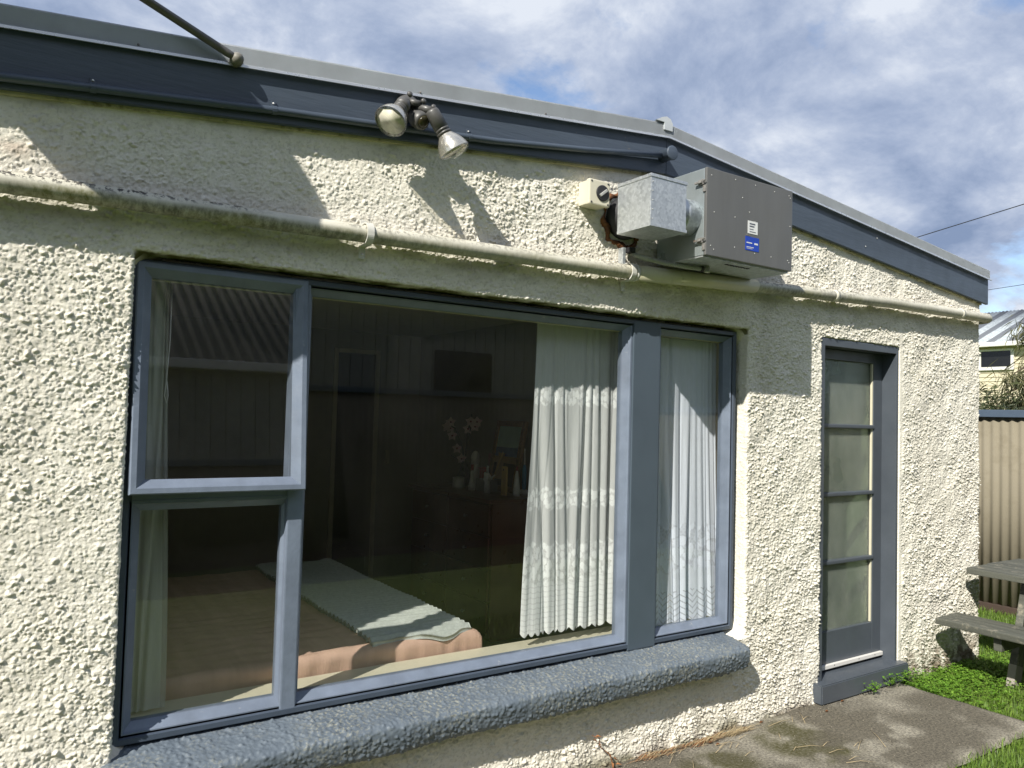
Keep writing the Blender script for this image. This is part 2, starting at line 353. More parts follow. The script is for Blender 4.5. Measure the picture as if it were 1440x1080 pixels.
def grid_faces(nr, nc):
    i = np.arange(nr*nc).reshape(nr, nc); return np.stack([i[:-1, :-1], i[:-1, 1:], i[1:, 1:], i[1:, :-1]], -1).reshape(-1, 4)
def corr_sheet(name, L, H, pitch, amp, m, parent, place, th=.0012, seg=8):
    """corrugated sheet: waves across L, straight along H; place(l,h,d) -> xyz"""
    n = max(4, int(L/pitch*seg)); l = np.linspace(0, L, n+1); d = amp*np.cos(2*np.pi*l/pitch); V = []
    for off in (0, th):
        for h in (0, H): V += [place(a, h, b+off) for a, b in zip(l, d)]
    V = np.array(V); k = n+1; F = []
    for i in range(n):
        F += [(i, i+1, k+i+1, k+i), (2*k+i+1, 2*k+i, 3*k+i, 3*k+i+1), (i+1, i, 2*k+i, 2*k+i+1), (k+i, k+i+1, 3*k+i+1, 3*k+i)]
    return from_np(name, V, F, m, parent, True)

# ------------------------------------------------------------------ ground
GZ = -.05
bm = bmesh.new(); bmesh.ops.create_grid(bm, x_segments=8, y_segments=8, size=600, matrix=Matrix.Translation((0, 0, GZ)))
g = bm_obj('lawn', bm, M_LAWN); meta(g, None, None, kind='structure')
xs = np.arange(-1.6, 4.715, .02); ys = np.arange(-.80, .08, .02); X, Y = np.meshgrid(xs, ys)
edge = np.minimum(np.minimum(X.max()-X, Y-Y.min()), X-X.min())
jit = (fbm(X*9, Y*9, 3, 40)-.5)*.03
Zs = (fbm(X*2, Y*2, 3, 41)-.5)*.008+(fbm(X*30, Y*30, 3, 42)-.5)*.004-.03*np.clip(1-edge/.025, 0, 1)**2
Xs = X+jit*np.clip(1-edge/.05, 0, 1); Ys = Y+jit[:, ::-1]*np.clip(1-edge/.05, 0, 1)
rngm = lambda cx, cy, rx, ry: np.exp(-(((X-cx)/rx)**2+((Y-cy)/ry)**2))
wob = lambda k: .10*(fbm(X*4, Y*4, 4, k)-.5)
gm = lambda cx, cy, rx, ry, k: sstep(1.15, .55, np.hypot((X+wob(k)*1.6-cx)/rx, (Y+wob(k+3)*1.6-cy)/ry))
moss = np.clip(gm(3.40, -.30, .24, .30, 43)*1.3+gm(2.78, -.27, .26, .18, 47)*1.2+gm(2.2, -.45, .4, .25, 51)*.6, 0, 1)*sstep(.22, .5, fbm(X*9, Y*9, 4, 53))
moss = np.maximum(moss, .8*np.clip(1-(-.01-Y)/.03, 0, 1)*sstep(.45, .6, fbm(X*7, Y*7, 3, 56))*(X < 3.8))
dark = .55*gm(3.85, -.52, .72, .33, 57)*sstep(.25, .6, fbm(X*6, Y*6, 4, 60))+.45*sstep(.5, .7, fbm(X*2.4, Y*2.4, 4, 61))
soil = np.maximum(np.clip(1-(-.015-Y)/.05, 0, 1)*sstep(.35, .6, fbm(X*12, Y*12, 3, 44))*.9, np.clip(dark*1.9, 0, .9))
soil = np.maximum(soil, .5*sstep(.06, .01, X.max()-X))
V = np.stack([Xs, Ys, Zs], -1); n0 = V.size//3
side = []
o = from_np('concrete_path', V, grid_faces(*X.shape), M_CONC, None, True, dict(moss=moss, soil=soil)); meta(o, None, None, kind='structure')
bm = bmesh.new(); add_box(bm, -1.595, 4.70, -.79, .06, -.2, -.022); sk = bm_obj('path_edge', bm, M_CONC, o)

# ------------------------------------------------------------------ the stuccoed house
XL, XR, XRIDGE = -.52, 5.76, 2.63
def fb(x):                                             # underside of the barge board
    return 2.765-.104*(XRIDGE-x) if x < XRIDGE else 2.765-.097*(x-XRIDGE)
house = root('stucco_cottage', (2.6, 3, 0), 'cream roughcast cottage with slate blue window, door and barge boards', 'house')
steps = []; x = XL-.12
while x < XR+.12:
    steps.append(x); x += .0032+.0036*max(0, x)/5.7
xs = np.array(steps); zs = np.arange(-.06, 2.90, .0033); X, Z = np.meshgrid(xs, zs)
wx = X+.007*(vn(X*90, Z*90, 1)-.5); wz = Z+.007*(vn(X*90, Z*90, 2)-.5)
def lumps(cx, cz, seed, p, rad, pw):
    d, h = worley(wx/cx, wz/cz, seed); on = sstep(1-p, 1-p+.12, h); rr_ = rad*(.6+.55*h)
    return np.clip(1-(d/rr_)**2, 0, 1)**pw*on*(.55+.45*h)
dome = np.maximum(lumps(.0135, .0118, 3, .20, .40, .7), .75*lumps(.0092, .0086, 13, .26, .48, .8)); dome2 = lumps(.0066, .0064, 6, .42, .56, .8)
bigl = lumps(.025, .021, 23, .15, .34, .7)
med = fbm(X/.030, Z/.024, 4, 9); lump = vn(X/.10, Z/.10, 11)
grit = fbm(wx/.0080, wz/.0072, 2, 15); rid = 1-np.abs(2*fbm(wx/.012, wz/.010, 3, 17)-1)
trow = sstep(.35, .65, fbm(X*3.1, Z*4.2, 3, 18))
hgt = (.0034+.0024*trow)*dome+.0062*bigl+.0017*dome2+.0034*(grit-.5)+(.0012+.0016*trow)*(rid-.6)+.0042*(med-.5)+.007*(lump-.5)
amp = .80+.45*vn(X/.35, Z/.35, 12)
P = np.stack([X, np.zeros_like(X), Z], -1); NR = np.zeros_like(P); NR[..., 1] = -1
keep = np.ones(X.shape, bool); moss = np.zeros_like(X)
def fold(s, r, inward, depth, along=None):
    """bend the sheet into y over the edge where s = 0; inward is the in-plane unit vector pointing past the edge"""
    global P, NR, keep
    th = np.clip((s+r)/(2*r), 0, 1)*np.pi/2; act = s > -r
    base = np.where(s < r, r*(1-np.sin(th)), 0.); dep = np.where(s < r, r*(1-np.cos(th)), s)
    for k in (0, 1):
        ax = (0, 2)[k]; P[..., ax] = np.where(act, P[..., ax]-inward[k]*(np.maximum(s, -r)+base), P[..., ax])
    P[..., 1] = np.where(act, dep, P[..., 1])
    NR[..., 1] = np.where(act, -np.cos(th), NR[..., 1])
    for k in (0, 1): NR[..., (0, 2)[k]] = np.where(act, inward[k]*np.sin(th), NR[..., (0, 2)[k]])
    keep &= ~(s > depth)
def opening(x0, x1, z0, z1, depth, r):
    a = np.stack([X-x0, x1-X, Z-z0, z1-Z], -1); i = a.argmin(-1); s = a.min(-1)
    ix = np.select([i == 0, i == 1], [1., -1.], 0.); iz = np.select([i == 2, i == 3], [1., -1.], 0.)
    s = np.where((i < 4), s, s); fold(s, r, (ix, iz), depth); return s
s_win = opening(.335, 3.290, .455, 2.070, .10, .012)
s_door = opening(3.934, 4.738, -.3, 2.080, .06, .010)
fold(X-XR, .012, (np.ones_like(X), np.zeros_like(X)), .12); fold(XL-X, .012, (-np.ones_like(X), np.zeros_like(X)), .12)
gab = np.where(X < XRIDGE, 2.765-.104*(XRIDGE-X), 2.765-.097*(X-XRIDGE)); keep &= Z < gab+.06
smooth_edge = 1-.55*sstep(-.004, .01, np.maximum(s_win, s_door))
strip = sstep(4.79, 4.765, X)*sstep(4.725, 4.735, X); smooth_edge = smooth_edge*(1-.75*strip)
smooth_edge = smooth_edge*(1-.65*sstep(.07, .0, gab-Z))
amp = amp*1.10*(1+.25*sstep(1.2, .2, Z))*(1+.40*sstep(2.2, 4.4, X)); P = P+NR*(hgt*amp*smooth_edge)[..., None]
pit_shade = np.clip(.35*sstep(.42, .25, grit)+.2*sstep(.45, .25, rid), 0, .35)*smooth_edge*(dome < .2)  # crevice shade between the lumps, painted into the stucco colour
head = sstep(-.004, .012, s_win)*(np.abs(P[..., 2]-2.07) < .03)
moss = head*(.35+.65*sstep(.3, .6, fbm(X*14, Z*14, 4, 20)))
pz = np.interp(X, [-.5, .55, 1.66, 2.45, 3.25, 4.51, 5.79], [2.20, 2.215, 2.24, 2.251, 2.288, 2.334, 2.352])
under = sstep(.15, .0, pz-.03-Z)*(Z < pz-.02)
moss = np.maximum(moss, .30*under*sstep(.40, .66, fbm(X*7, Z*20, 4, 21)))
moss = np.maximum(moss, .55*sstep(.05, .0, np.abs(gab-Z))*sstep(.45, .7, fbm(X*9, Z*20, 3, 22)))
moss = np.maximum(moss, .75*sstep(.09, .0, Z)*sstep(.42, .62, fbm(X*6, Z*9, 4, 23))*(X < 4))
moss = np.maximum(moss, .35*sstep(.12, 0, .37-Z)*(Z < .37)*sstep(.5, .72, fbm(X*11, Z*11, 3, 27))*(X < 3.25))
soil = .85*sstep(4.75, 4.85, X)*sstep(.26, .02, Z+.12*(fbm(X*9, Z*9, 3, 24)-.5)*2)*sstep(.3, .6, fbm(X*25, Z*25, 3, 25))
soil = np.maximum(soil, .10*sstep(.50, .8, fbm(X*7, Z*.9, 4, 28)))
soil = np.maximum(soil, .8*sstep(.05, -.01, Z)*sstep(.35, .6, fbm(X*10, Z*10, 3, 26)))
rust = .35*np.exp(-((X-.0)/.05)**2-((Z-2.33)/.03)**2)*sstep(.35, .6, med)
F = grid_faces(*X.shape); kf = keep.ravel()[F].all(1); F = F[kf]
used = np.zeros(X.size, bool); used[F.ravel()] = True; idx = np.cumsum(used)-1
from_np('front_wall', P.reshape(-1, 3)[used], idx[F], M_STUCCO, house, False, dict(pit_shade=pit_shade.ravel()[used], moss=moss.ravel()[used], soil=soil.ravel()[used], rust=rust.ravel()[used]))
print('wall faces', len(F))
M_SIDE = mat('plain_cream_stucco', (.72, .69, .58), .85, var=.06, bump=1., bscale=70)
box('side_wall', (5.60, 5.752, .11, 6.3, -.05, 2.44), M_SIDE, house, 0); box('side_wall', (-.512, -.36, .11, 6.3, -.05, 2.42), M_SIDE, house, 0)
box('back_wall', (-.5, 5.74, 6.31, 6.45, -.05, 2.42), M_SIDE, house, 0)

# sill: roughcast ledge painted blue
ks = [(.10, .500), (.06, .496), (.0, .485), (-.05, .477), (-.108, .464), (-.124, .452), (-.127, .43), (-.121, .395), (-.112, .366), (-.100, .352), (-.04, .348), (.02, .345)]
kp = np.array(ks); L = np.concatenate([[0], np.cumsum(np.hypot(*np.diff(kp, axis=0).T))]); tt = np.arange(0, L[-1], .0038)
py = np.interp(tt, L, kp[:, 0]); pz_ = np.interp(tt, L, kp[:, 1])
for _ in range(2): py[1:-1] = (py[:-2]+2*py[1:-1]+py[2:])/4; pz_[1:-1] = (pz_[:-2]+2*pz_[1:-1]+pz_[2:])/4
ty = np.gradient(py); tz = np.gradient(pz_); ln = np.hypot(ty, tz); ny, nz_ = -tz/ln*-1, ty/ln*-1
if ny[len(ny)//2] > 0: ny, nz_ = -ny, -nz_
sx = np.arange(.285, 3.232, .0042); A, B = np.meshgrid(tt, sx, indexing='ij')
e = np.clip(np.minimum(B-sx[0], sx[-1]-B)/.05, 0, 1); e = np.sqrt(1-(1-e)**2)
dS, hS = worley(B/.013, A/.012, 30); dT, hT = worley(B/.022, A/.02, 36)
hh = .0036*np.clip(1-(dS/.5)**2, 0, 1)*hS+.0046*np.clip(1-(dT/.38)**2, 0, 1)**.7*(hT > .62)+.0055*(fbm(B/.016, A/.014, 3, 33)-.5)+.012*(vn(B/.25, A/.2, 34)-.5)
yy = np.where(py[:, None] < 0, py[:, None]*e, py[:, None])+ny[:, None]*hh
zz_ = .42+(pz_[:, None]-.42)*(.35+.65*e)+nz_[:, None]*hh-.019
from_np('window_sill', np.stack([B, yy, zz_], -1), grid_faces(*A.shape), M_SILL, house, False)

# barge boards, flashing, roof
LB = [(-.62, fb(-.62)), (XRIDGE-.001, fb(XRIDGE)), (XRIDGE-.001, fb(XRIDGE)+.188), (-.62, fb(-.62)+.176)]
RB = [(XRIDGE+.001, fb(XRIDGE)), (5.815, fb(5.815)), (5.815, fb(5.815)+.186), (XRIDGE+.001, fb(XRIDGE)+.188)]
prism('barge_board', LB, -.034, -.012, M_FASCIA, house, .002); prism('barge_board', RB, -.032, -.012, M_FASCIA, house, .002)
for a, b in ((-.6, XRIDGE-.002), (XRIDGE+.002, 5.77)):
    prism('soffit_trim', [(a, fb(a)-.010), (b, fb(b)-.010), (b, fb(b)+.05), (a, fb(a)+.05)], -.011, .012, M_TRIM, house, .002)
def top(x): return fb(x)+.181
for a, b in ((-.63, XRIDGE), (XRIDGE, 5.822)):
    bm = bmesh.new(); prof = [(-.050, -.006), (-.041, .004), (-.040, .060), (-.032, .068), (.14, .068)]
    va = [bm.verts.new((a, y, top(a)+z)) for y, z in prof]; vb = [bm.verts.new((b, y, top(b)+z)) for y, z in prof]
    for i in range(len(prof)-1): bm.faces.new((va[i], va[i+1], vb[i+1], vb[i]))
    bmesh.ops.solidify(bm, geom=list(bm.faces), thickness=.0022)
    bm_obj('roof_flashing', bm, M_FLASH, house)
    prism('flashing_lip', [(a, top(a)-.012), (b, top(b)-.012), (b, top(b)-.003), (a, top(a)-.003)], -.055, -.049, M_WHITEMETAL, house)
bm = bmesh.new(); add_prism(bm, [(2.545, top(2.545)+.071), (2.585, top(2.585)+.088), (2.615, top(2.615)+.094), (2.64, top(2.64)+.086), (2.655, top(2.655)+.066), (2.655, top(2.655)+.03), (2.60, top(2.60)+.03), (2.60, top(2.60)+.066)], -.048, -.040)
add_prism(bm, [(2.56, top(2.56)+.075), (2.61, top(2.61)+.096), (2.66, top(2.66)+.073)], -.039, .14)
bm_obj('ridge_cap', bm, M_FLASH, house)
for k in (0, 1):
    x0, x1 = ((-.66, XRIDGE), (5.85, XRIDGE))[k]; dz = (fb(x1)-fb(x0))/(x1-x0)
    corr_sheet('roof_sheet', 6.3, abs(x1-x0), .076, .009, M_ROOFIRON, house, lambda l, h, d, x0=x0, x1=x1, dz=dz: (x0+(x1-x0)*h/abs(x1-x0), .09+l, fb(x0)+.222+dz*((x1-x0)*h/abs(x1-x0))+d))
# nail heads and paint flakes on the boards
for x, z in ((.31, .03), (1.3, .03), (1.9, .03), (4.42, .13), (4.30, .05)):
    lathe('nail', (x, -.034 if z > .04 else -.042, fb(x)+(.181+.01 if z < .04 else z)), (0, -1, 0), [(0, .004), (.003, .0035)], M_SCREW if z > .04 else M_DARKMETAL, house, 8)

# inner lining and the room behind the window
for b in ((-.36, .333, .125, .26, .03, 2.30), (3.295, 3.93, .125, .26, .03, 2.30), (4.745, 5.6, .125, .26, .03, 2.30), (.333, 3.295, .125, .26, .03, .495), (.333, 3.295, .125, .26, 2.055, 2.30), (3.93, 4.745, .17, .26, 2.085, 2.30)):
    box('inner_lining', b, M_CREAM, house, 0)
box('inner_head', (.34, 3.29, .104, .124, 1.996, 2.006), M_CREAM, house, .001)
box('inner_sill', (.34, 3.29, .118, .30, .496, .522), M_CREAM, house, .004)
box('room_floor', (-.36, 5.6, .26, 6.3, -.02, .03), M_CARPET, house, 0)
box('room_ceiling', (-.36, 5.6, .115, 6.3, 2.30, 2.36), M_CEIL, house, 0)
box('partition_wall', (3.32, 3.42, .262, 6.3, .03, 2.30), M_ROOMWALL, house, 0)
for b in ((-.36, 2.50, 3.9, 4.0, .03, 2.30), (2.86, 3.32, 3.9, 4.0, .03, 2.30), (2.50, 2.86, 3.9, 4.0, 2.10, 2.30)):
    box('room_back_wall', b, M_ROOMWALL, house, 0)
for b in ((2.46, 2.50, 3.88, 3.90, .03, 2.14), (2.86, 2.90, 3.88, 3.90, .03, 2.14), (2.50, 2.86, 3.88, 3.90, 2.10, 2.14)):
    box('inner_door_trim', b, M_CREAM, house, .003)
box('wall_switch', (2.99, 3.03, 3.892, 3.90, 1.10, 1.22), M_CREAM, house, .002)
M_ADDEDCOLUMN = mat('added_column_paint', (.74, .78, .64), .8, var=.03)
box('hall_wall', (3.801, 5.6, 1.7, 1.8, .03, 2.30), mat('hall_dark_paint', (.20, .21, .18), .8), house, 0)
lathe('added_hall_column', (5.46, .66, .03), (0, 0, 1), [(0, .36), (2.27, .36)], M_ADDEDCOLUMN, house, 40)  # column added behind the door to give the panes a pale gradient

# window joinery
win = ring_frame('window', .337, 3.255, .488, 2.054, [(0, .12), (0, .052), (.004, .047), (.020, .047), (.024, .056), (.030, .056), (.030, .12)], M_SHADEDFRAME, house)
def light(name, x0, x1, z0, z1): return ring_frame(name, x0, x1, z0, z1, [(0, .118), (0, .060), (.006, .056), (.016, .056), (.020, .066), (.042, .088), (.042, .118)], M_FRAME, win)
light('light_frame', .355, .905, .506, 1.272); light('light_frame', .905, 2.522, .506, 2.040); light('light_frame', 2.690, 3.238, .506, 2.040)
ring_frame('light_frame', .355, .905, 1.272, 2.040, [(0, .118), (0, .075), (.028, .075), (.028, .118)], M_FRAME, win)
box('post', (2.518, 2.694, .046, .115, .478, 2.049), M_POST, win, .004)
box('mullion', (.872, .930, .050, .117, .500, 2.046), M_FRAME, win, .006)
box('transom', (.36, .90, .058, .117, 1.255, 1.290), M_FRAME, win, .004)
for x0, x1, z0, z1 in ((.395, .866, .545, 1.235), (.944, 2.484, .545, 2.002), (2.728, 3.200, .545, 2.002)):
    box('pane', (x0-.006, x1+.006, .096, .100, z0-.006, z1+.006), M_GLASS, win, 0)
hinge = Matrix.Translation((0, .060, 2.046)) @ Matrix.Rotation(R(4.3), 4, 'X') @ Matrix.Translation((0, -.060, -2.046))
# bottom swings out: a point below the hinge moves to -y
test = hinge @ Vector((0, .06, 1.3))
if test.y > .06: hinge = Matrix.Translation((0, .060, 2.046)) @ Matrix.Rotation(R(-4.3), 4, 'X') @ Matrix.Translation((0, -.060, -2.046))
ring_frame('opening_sash', .348, .917, 1.288, 2.046, [(0, .085), (0, .046), (.004, .042), (.020, .042), (.024, .045), (.048, .068), (.048, .085)], M_FRAME, win, hinge)
bm = bmesh.new(); add_box(bm, .392, .873, .069, .073, 1.332, 2.002); bmesh.ops.transform(bm, matrix=hinge, verts=bm.verts); bm_obj('pane', bm, M_GLASS, win)
tube('blind_cord', [(.475, .16, 2.0), (.476, .158, 1.80), (.470, .16, 1.66), (.466, .16, 1.61), (.474, .16, 1.585), (.478, .16, 1.61), (.472, .16, 1.66)], .002, M_CLIP, win, 6)

# front door
door = box('door_frame', (4.712, 4.737, .004, .165, .10, 2.078), M_DOOR, house, .003)
box('jamb', (3.936, 3.968, .004, .165, .10, 2.078), M_DOOR, door, .003); box('head', (3.968, 4.712, .004, .165, 2.032, 2.076), M_DOOR, door, .003)
leaf = box('door', (4.618, 4.710, .098, .140, .125, 2.030), M_DOOR, house, .003); leaf['label'] = 'charcoal blue door with four frosted panes'
box('stile', (3.970, 4.062, .098, .140, .125, 2.030), M_DOOR, leaf, .003)
box('rail', (4.062, 4.618, .0985, .1395, 1.968, 2.030), M_DOOR, leaf, .003); box('rail', (4.062, 4.618, .0985, .1395, .130, .342), M_DOOR, leaf, .003)
zb = [.342, .748, 1.154, 1.566, 1.968]
for z in zb[1:-1]: box('glazing_bar', (4.062, 4.618, .090, .136, z-.012, z+.012), M_DOOR, leaf, .006)
for a, b in zip(zb, zb[1:]):
    box('pane', (4.058, 4.622, .116, .121, a-.01, b+.01), M_FROST, leaf, 0)
box('putty_strip', (4.606, 4.618, .103, .116, .345, 1.966), M_CREAM, leaf, .002)
box('weather_strip', (3.972, 4.709, .078, .0975, .130, .154), M_WINWHITE, leaf, .003)
for x in (4.2, 4.45, 4.62): lathe('rivet', (x, .079, .145), (0, -1, 0), [(0, .004), (.002, .003)], M_BLACK, leaf, 8)
prism('doorstep', [(3.885, .005), (4.768, .005), (4.768, .112), (3.885, .112)], -.055, .16, M_DOOR, house, .006)

# ------------------------------------------------------------------ pipes and fittings on the wall
def mould_tube(name, pts, rad, m, parent, n=20, sub=.02):
    """long pipe along x with per-vertex weathering attributes"""
    pts = np.array(pts, float); d = np.concatenate([[0], np.cumsum(np.linalg.norm(np.diff(pts, axis=0), axis=1))])
    t = np.arange(0, d[-1]+sub, sub); c = np.stack([np.interp(t, d, pts[:, i]) for i in range(3)], -1)
    for _ in range(3): c[1:-1] = (c[:-2]+2*c[1:-1]+c[2:])/4
    tg = np.gradient(c, axis=0); tg /= np.linalg.norm(tg, axis=1)[:, None]
    s = np.cross(tg, (0, 0, 1)); s /= np.linalg.norm(s, axis=1)[:, None]; u = np.cross(s, tg)
    a = np.linspace(0, 2*np.pi, n, endpoint=False)
    V = c[:, None]+rad*(np.cos(a)[None, :, None]*s[:, None]+np.sin(a)[None, :, None]*u[:, None])
    i = np.arange(len(t)*n).reshape(len(t), n); j = np.roll(i, -1, 1); F = np.stack([i[:-1], j[:-1], j[1:], i[1:]], -1).reshape(-1, 4)
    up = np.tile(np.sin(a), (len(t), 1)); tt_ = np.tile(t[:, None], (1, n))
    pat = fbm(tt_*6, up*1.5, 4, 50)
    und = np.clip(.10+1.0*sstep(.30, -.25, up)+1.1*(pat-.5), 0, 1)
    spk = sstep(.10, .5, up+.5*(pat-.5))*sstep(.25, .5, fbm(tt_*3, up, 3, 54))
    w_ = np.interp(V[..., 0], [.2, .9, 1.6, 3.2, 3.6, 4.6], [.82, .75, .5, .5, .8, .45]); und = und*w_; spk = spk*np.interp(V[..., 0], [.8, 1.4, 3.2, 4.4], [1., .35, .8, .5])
    return from_np(name, V, F, m, parent, True, dict(under=und, speck=spk))
def arc_pts(c, r, a0, a1, ux, uz, n=6):
    return [tuple(Vector(c)+Vector(ux)*r*math.cos(a0+(a1-a0)*i/n)+Vector(uz)*r*math.sin(a0+(a1-a0)*i/n)) for i in range(n+1)]
PY = -.055
pk = [(-.56, 2.196), (.18, 2.212), (.55, 2.218), (1.09, 2.228), (1.66, 2.240), (2.45, 2.253), (3.25, 2.288), (4.51, 2.334), (5.74, 2.352)]
def pipe_z(x): return float(np.interp(x, [p[0] for p in pk], [p[1] for p in pk]))
wp = root('waste_pipe', (2.6, PY, 2.2), 'long mouldy cream plastic pipe strapped across the roughcast wall above the window', 'pipe')
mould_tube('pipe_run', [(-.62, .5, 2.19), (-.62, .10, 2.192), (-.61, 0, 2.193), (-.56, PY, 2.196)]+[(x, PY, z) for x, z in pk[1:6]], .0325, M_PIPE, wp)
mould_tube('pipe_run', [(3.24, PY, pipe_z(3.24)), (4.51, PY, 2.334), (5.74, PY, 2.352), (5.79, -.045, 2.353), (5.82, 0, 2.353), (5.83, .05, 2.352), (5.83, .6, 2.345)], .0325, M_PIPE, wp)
def along(x0, x1, r, name, m, n=24):
    return lathe(name, (x0, PY, pipe_z(x0)), (x1-x0, 0, pipe_z(x1)-pipe_z(x0)), [(0, r), (x1-x0, r)], m, wp, n)
along(2.405, 3.262, .0365, 'repair_sleeve', M_NEWPIPE)
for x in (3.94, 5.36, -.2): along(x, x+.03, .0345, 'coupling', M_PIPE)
def saddle(x, m, name='saddle_clip'):
    bm = bmesh.new(); z = pipe_z(x); pts = []
    n = 18
    for i in range(n+1):
        a = math.pi*(-.5)+math.pi*i/n
        pts.append((PY-.0365*math.cos(a), z+.0375*math.sin(a)))
    pts = [(-.012, z-.0375)]+pts+[(-.012, z+.0375)]
    out = [(p[0]-.004*(1 if 0 < k < n+2 else 0), p[1]+(.004 if k > n/2 else -.004)) for k, p in enumerate(pts)]
    rows = []
    for dx in (-.013, .013):
        rows.append([bm.verts.new((x+dx, y, q)) for y, q in pts]+[bm.verts.new((x+dx, y, q)) for y, q in out[::-1]])
    k = len(rows[0])
    for i in range(k): bm.faces.new((rows[0][i], rows[0][(i+1) % k], rows[1][(i+1) % k], rows[1][i]))
    bm.faces.new(rows[0][::-1]); bm.faces.new(rows[1])
    add_box(bm, x-.012, x+.012, -.016, -.009, z-.085, z-.036, .002); add_box(bm, x-.012, x+.012, -.016, -.009, z+.036, z+.06, .002)
    c = bm_obj(name, bm, m, wp)
    lathe('screw', (x, -.016, z-.07), (0, -1, 0), [(0, .006), (.003, .005), (.0045, .001)], M_SCREW, c, 10)
saddle(1.095, M_CLIP); saddle(2.385, M_CLIP)
lathe('collar', (2.408, PY, pipe_z(2.408)), (1, 0, .04), [(0, .041), (.012, .041), (.02, .037)], M_CLIP, wp, 24)

cn = root('cable_conduit', (1.2, -.07, 2.6), 'thin slate blue conduit running along the barge board to a round end box', 'conduit')
ck = [(-.62, -.050, 2.452), (-.05, -.050, 2.512), (.77, -.050, 2.610), (1.64, -.050, 2.700), (2.1, -.050, 2.765), (2.575, -.056, 2.838)]
tube('conduit_run', ck, .0135, M_FASCIA, cn, 12)
for x in (.19, .74, 1.52, -.3):
    z = float(np.interp(x, [c[0] for c in ck], [c[2] for c in ck])); bm = bmesh.new()
    add_tube(bm, [(x-.008, -.050, z-.001), (x+.008, -.050, z+.001)], .0155, 12); add_box(bm, x-.008, x+.008, -.040, -.035, z+.012, z+.036, .001); s = bm_obj('conduit_clip', bm, M_FASCIA, cn)
    lathe('screw', (x, -.040, z+.027), (0, -1, 0), [(0, .0045), (.003, .003)], M_SCREW, s, 8)
lathe('end_box', (2.600, -.034, 2.842), (0, -1, 0), [(0, .030), (.062, .030), (.064, .034), (.072, .034), (.074, .030)], M_FASCIA, cn, 28)

# ------------------------------------------------------------------ ventilation unit
ux0, ux1, uy0, uy1, uz0, uz1 = 2.592, 3.200, -.330, -.018, 2.318, 2.716
vu = root('ventilation_unit', (2.9, -.02, uz0), 'grey steel ventilation box with galvanised duct bolted high on the wall', 'ventilation unit')
box('casing', (ux0+.001, ux1-.001, uy0+.016, uy1, uz0+.001, uz1-.001), M_STEELSIDE, vu, .003)
front = box('front_panel', (ux0, ux1, uy0, uy0+.015, uz0, uz1), M_UNIT, vu, .003)
for x, z in ((.03, .365), (.05, .20), (.03, .045), (.05, .03), (.19, .375), (.19, .20), (.19, .06), (.33, .05), (.33, .20), (.33, .375), (.47, .37), (.58, .37), (.59, .36), (.59, .22), (.575, .05), (.585, .04), (.45, .05), (.24, .30), (.29, .24)):
    lathe('rivet', (ux0+x, uy0, uz0+z), (0, -1, 0), [(0, .0034), (.001, .003), (.002, .001)], M_RIVET, front, 8)
M_STICKW = mat('white_sticker', (.74, .75, .74), .4, var=.04); M_STICKB = mat('blue_sticker', (.012, .055, .42), .4, var=.08, scale=20); M_INK = mat('grey_ink', (.09, .10, .13), .5)
st = box('white_label', (2.871, 2.940, uy0-.0015, uy0-.0002, 2.458, 2.518), M_STICKW, front, 0)
for i, (w, s) in enumerate(((.04, .006), (.034, .006), (.028, .003), (.045, .003))): box('print_line', (2.882, 2.882+w, uy0-.0022, uy0-.0014, 2.502-i*.012, 2.502-i*.012+s), M_INK, st, 0)
st = box('blue_label', (2.855, 2.951, uy0-.0015, uy0-.0002, 2.378, 2.443), M_STICKB, front, 0)
for x, w, z, s in ((2.863, .038, 2.411, .005), (2.918, .024, 2.409, .008), (2.863, .05, 2.392, .003), (2.863, .04, 2.386, .002)): box('print_line', (x, x+w, uy0-.0022, uy0-.0014, z, z+s), M_STICKW, st, 0)
box('label_residue', (2.858, 2.890, uy0-.001, uy0-.0002, 2.446, 2.453), M_DARKMETAL, front, 0)
for z in (2.650, 2.385):
    bm = bmesh.new(); add_box(bm, ux0-.010, ux0-.0005, uy0+.012, uy0+.045, z-.012, z+.012, .002); add_box(bm, ux0-.018, ux0-.009, uy0+.018, uy0+.06, z-.006, z+.004, .002); add_box(bm, ux0-.006, ux0-.0005, uy0+.004, uy0+.020, z-.045, z-.015, .002)
    add_tube(bm, [(ux0-.014, uy0+.010, z+.002), (ux0-.012, uy0-.004, z+.006)], .003, 8); bm_obj('latch', bm, M_DARKMETAL, vu)
box('base_rail', (ux0+.004, ux1-.004, uy0+.02, uy1-.004, uz0-.006, uz0+.0005), M_GALV, vu, 0)
bm = bmesh.new()
for i in range(9): add_box(bm, 2.80+i*.019, 2.813+i*.019, uy0+.06, uy0+.075, uz0-.0085, uz0-.0062, .001)
bm_obj('vent_slots', bm, M_BLACK, vu)
dx0, dx1, dy0, dy1, dz0, dz1 = 2.252, 2.464, -.330, -.118, 2.396, 2.618
db = box('duct_box', (dx0, dx1, dy0, dy1, dz0, dz1), M_GALV, vu, .002)
for z in (dz0+.006, dz1-.006):
    bm = bmesh.new(); add_box(bm, dx0-.003, dx1+.003, dy0-.003, dy1-.002, z-.008 if z < 2.5 else z-.006, z+.006 if z < 2.5 else z+.008, .001); bm_obj('seam_flange', bm, M_GALV, db)
for k in range(5): lathe('rivet', (dx0+.01, dy0-.001, dz0+.03+k*.04), (0, -1, 0), [(0, .003), (.002, .002)], M_SCREW, db, 8)
lathe('duct_spigot', (dx1, -.222, 2.503), (1, 0, 0), [(0, .082), (.04, .082), (.045, .086), (.055, .086), (.06, .082), (.13, .082)], M_GALV, vu, 40)
lathe('duct_elbow', (2.385, .04, 2.507), (0, -1, 0), [(0, .098), (.08, .098), (.085, .092), (.165, .092)], M_BLACK, vu, 36)
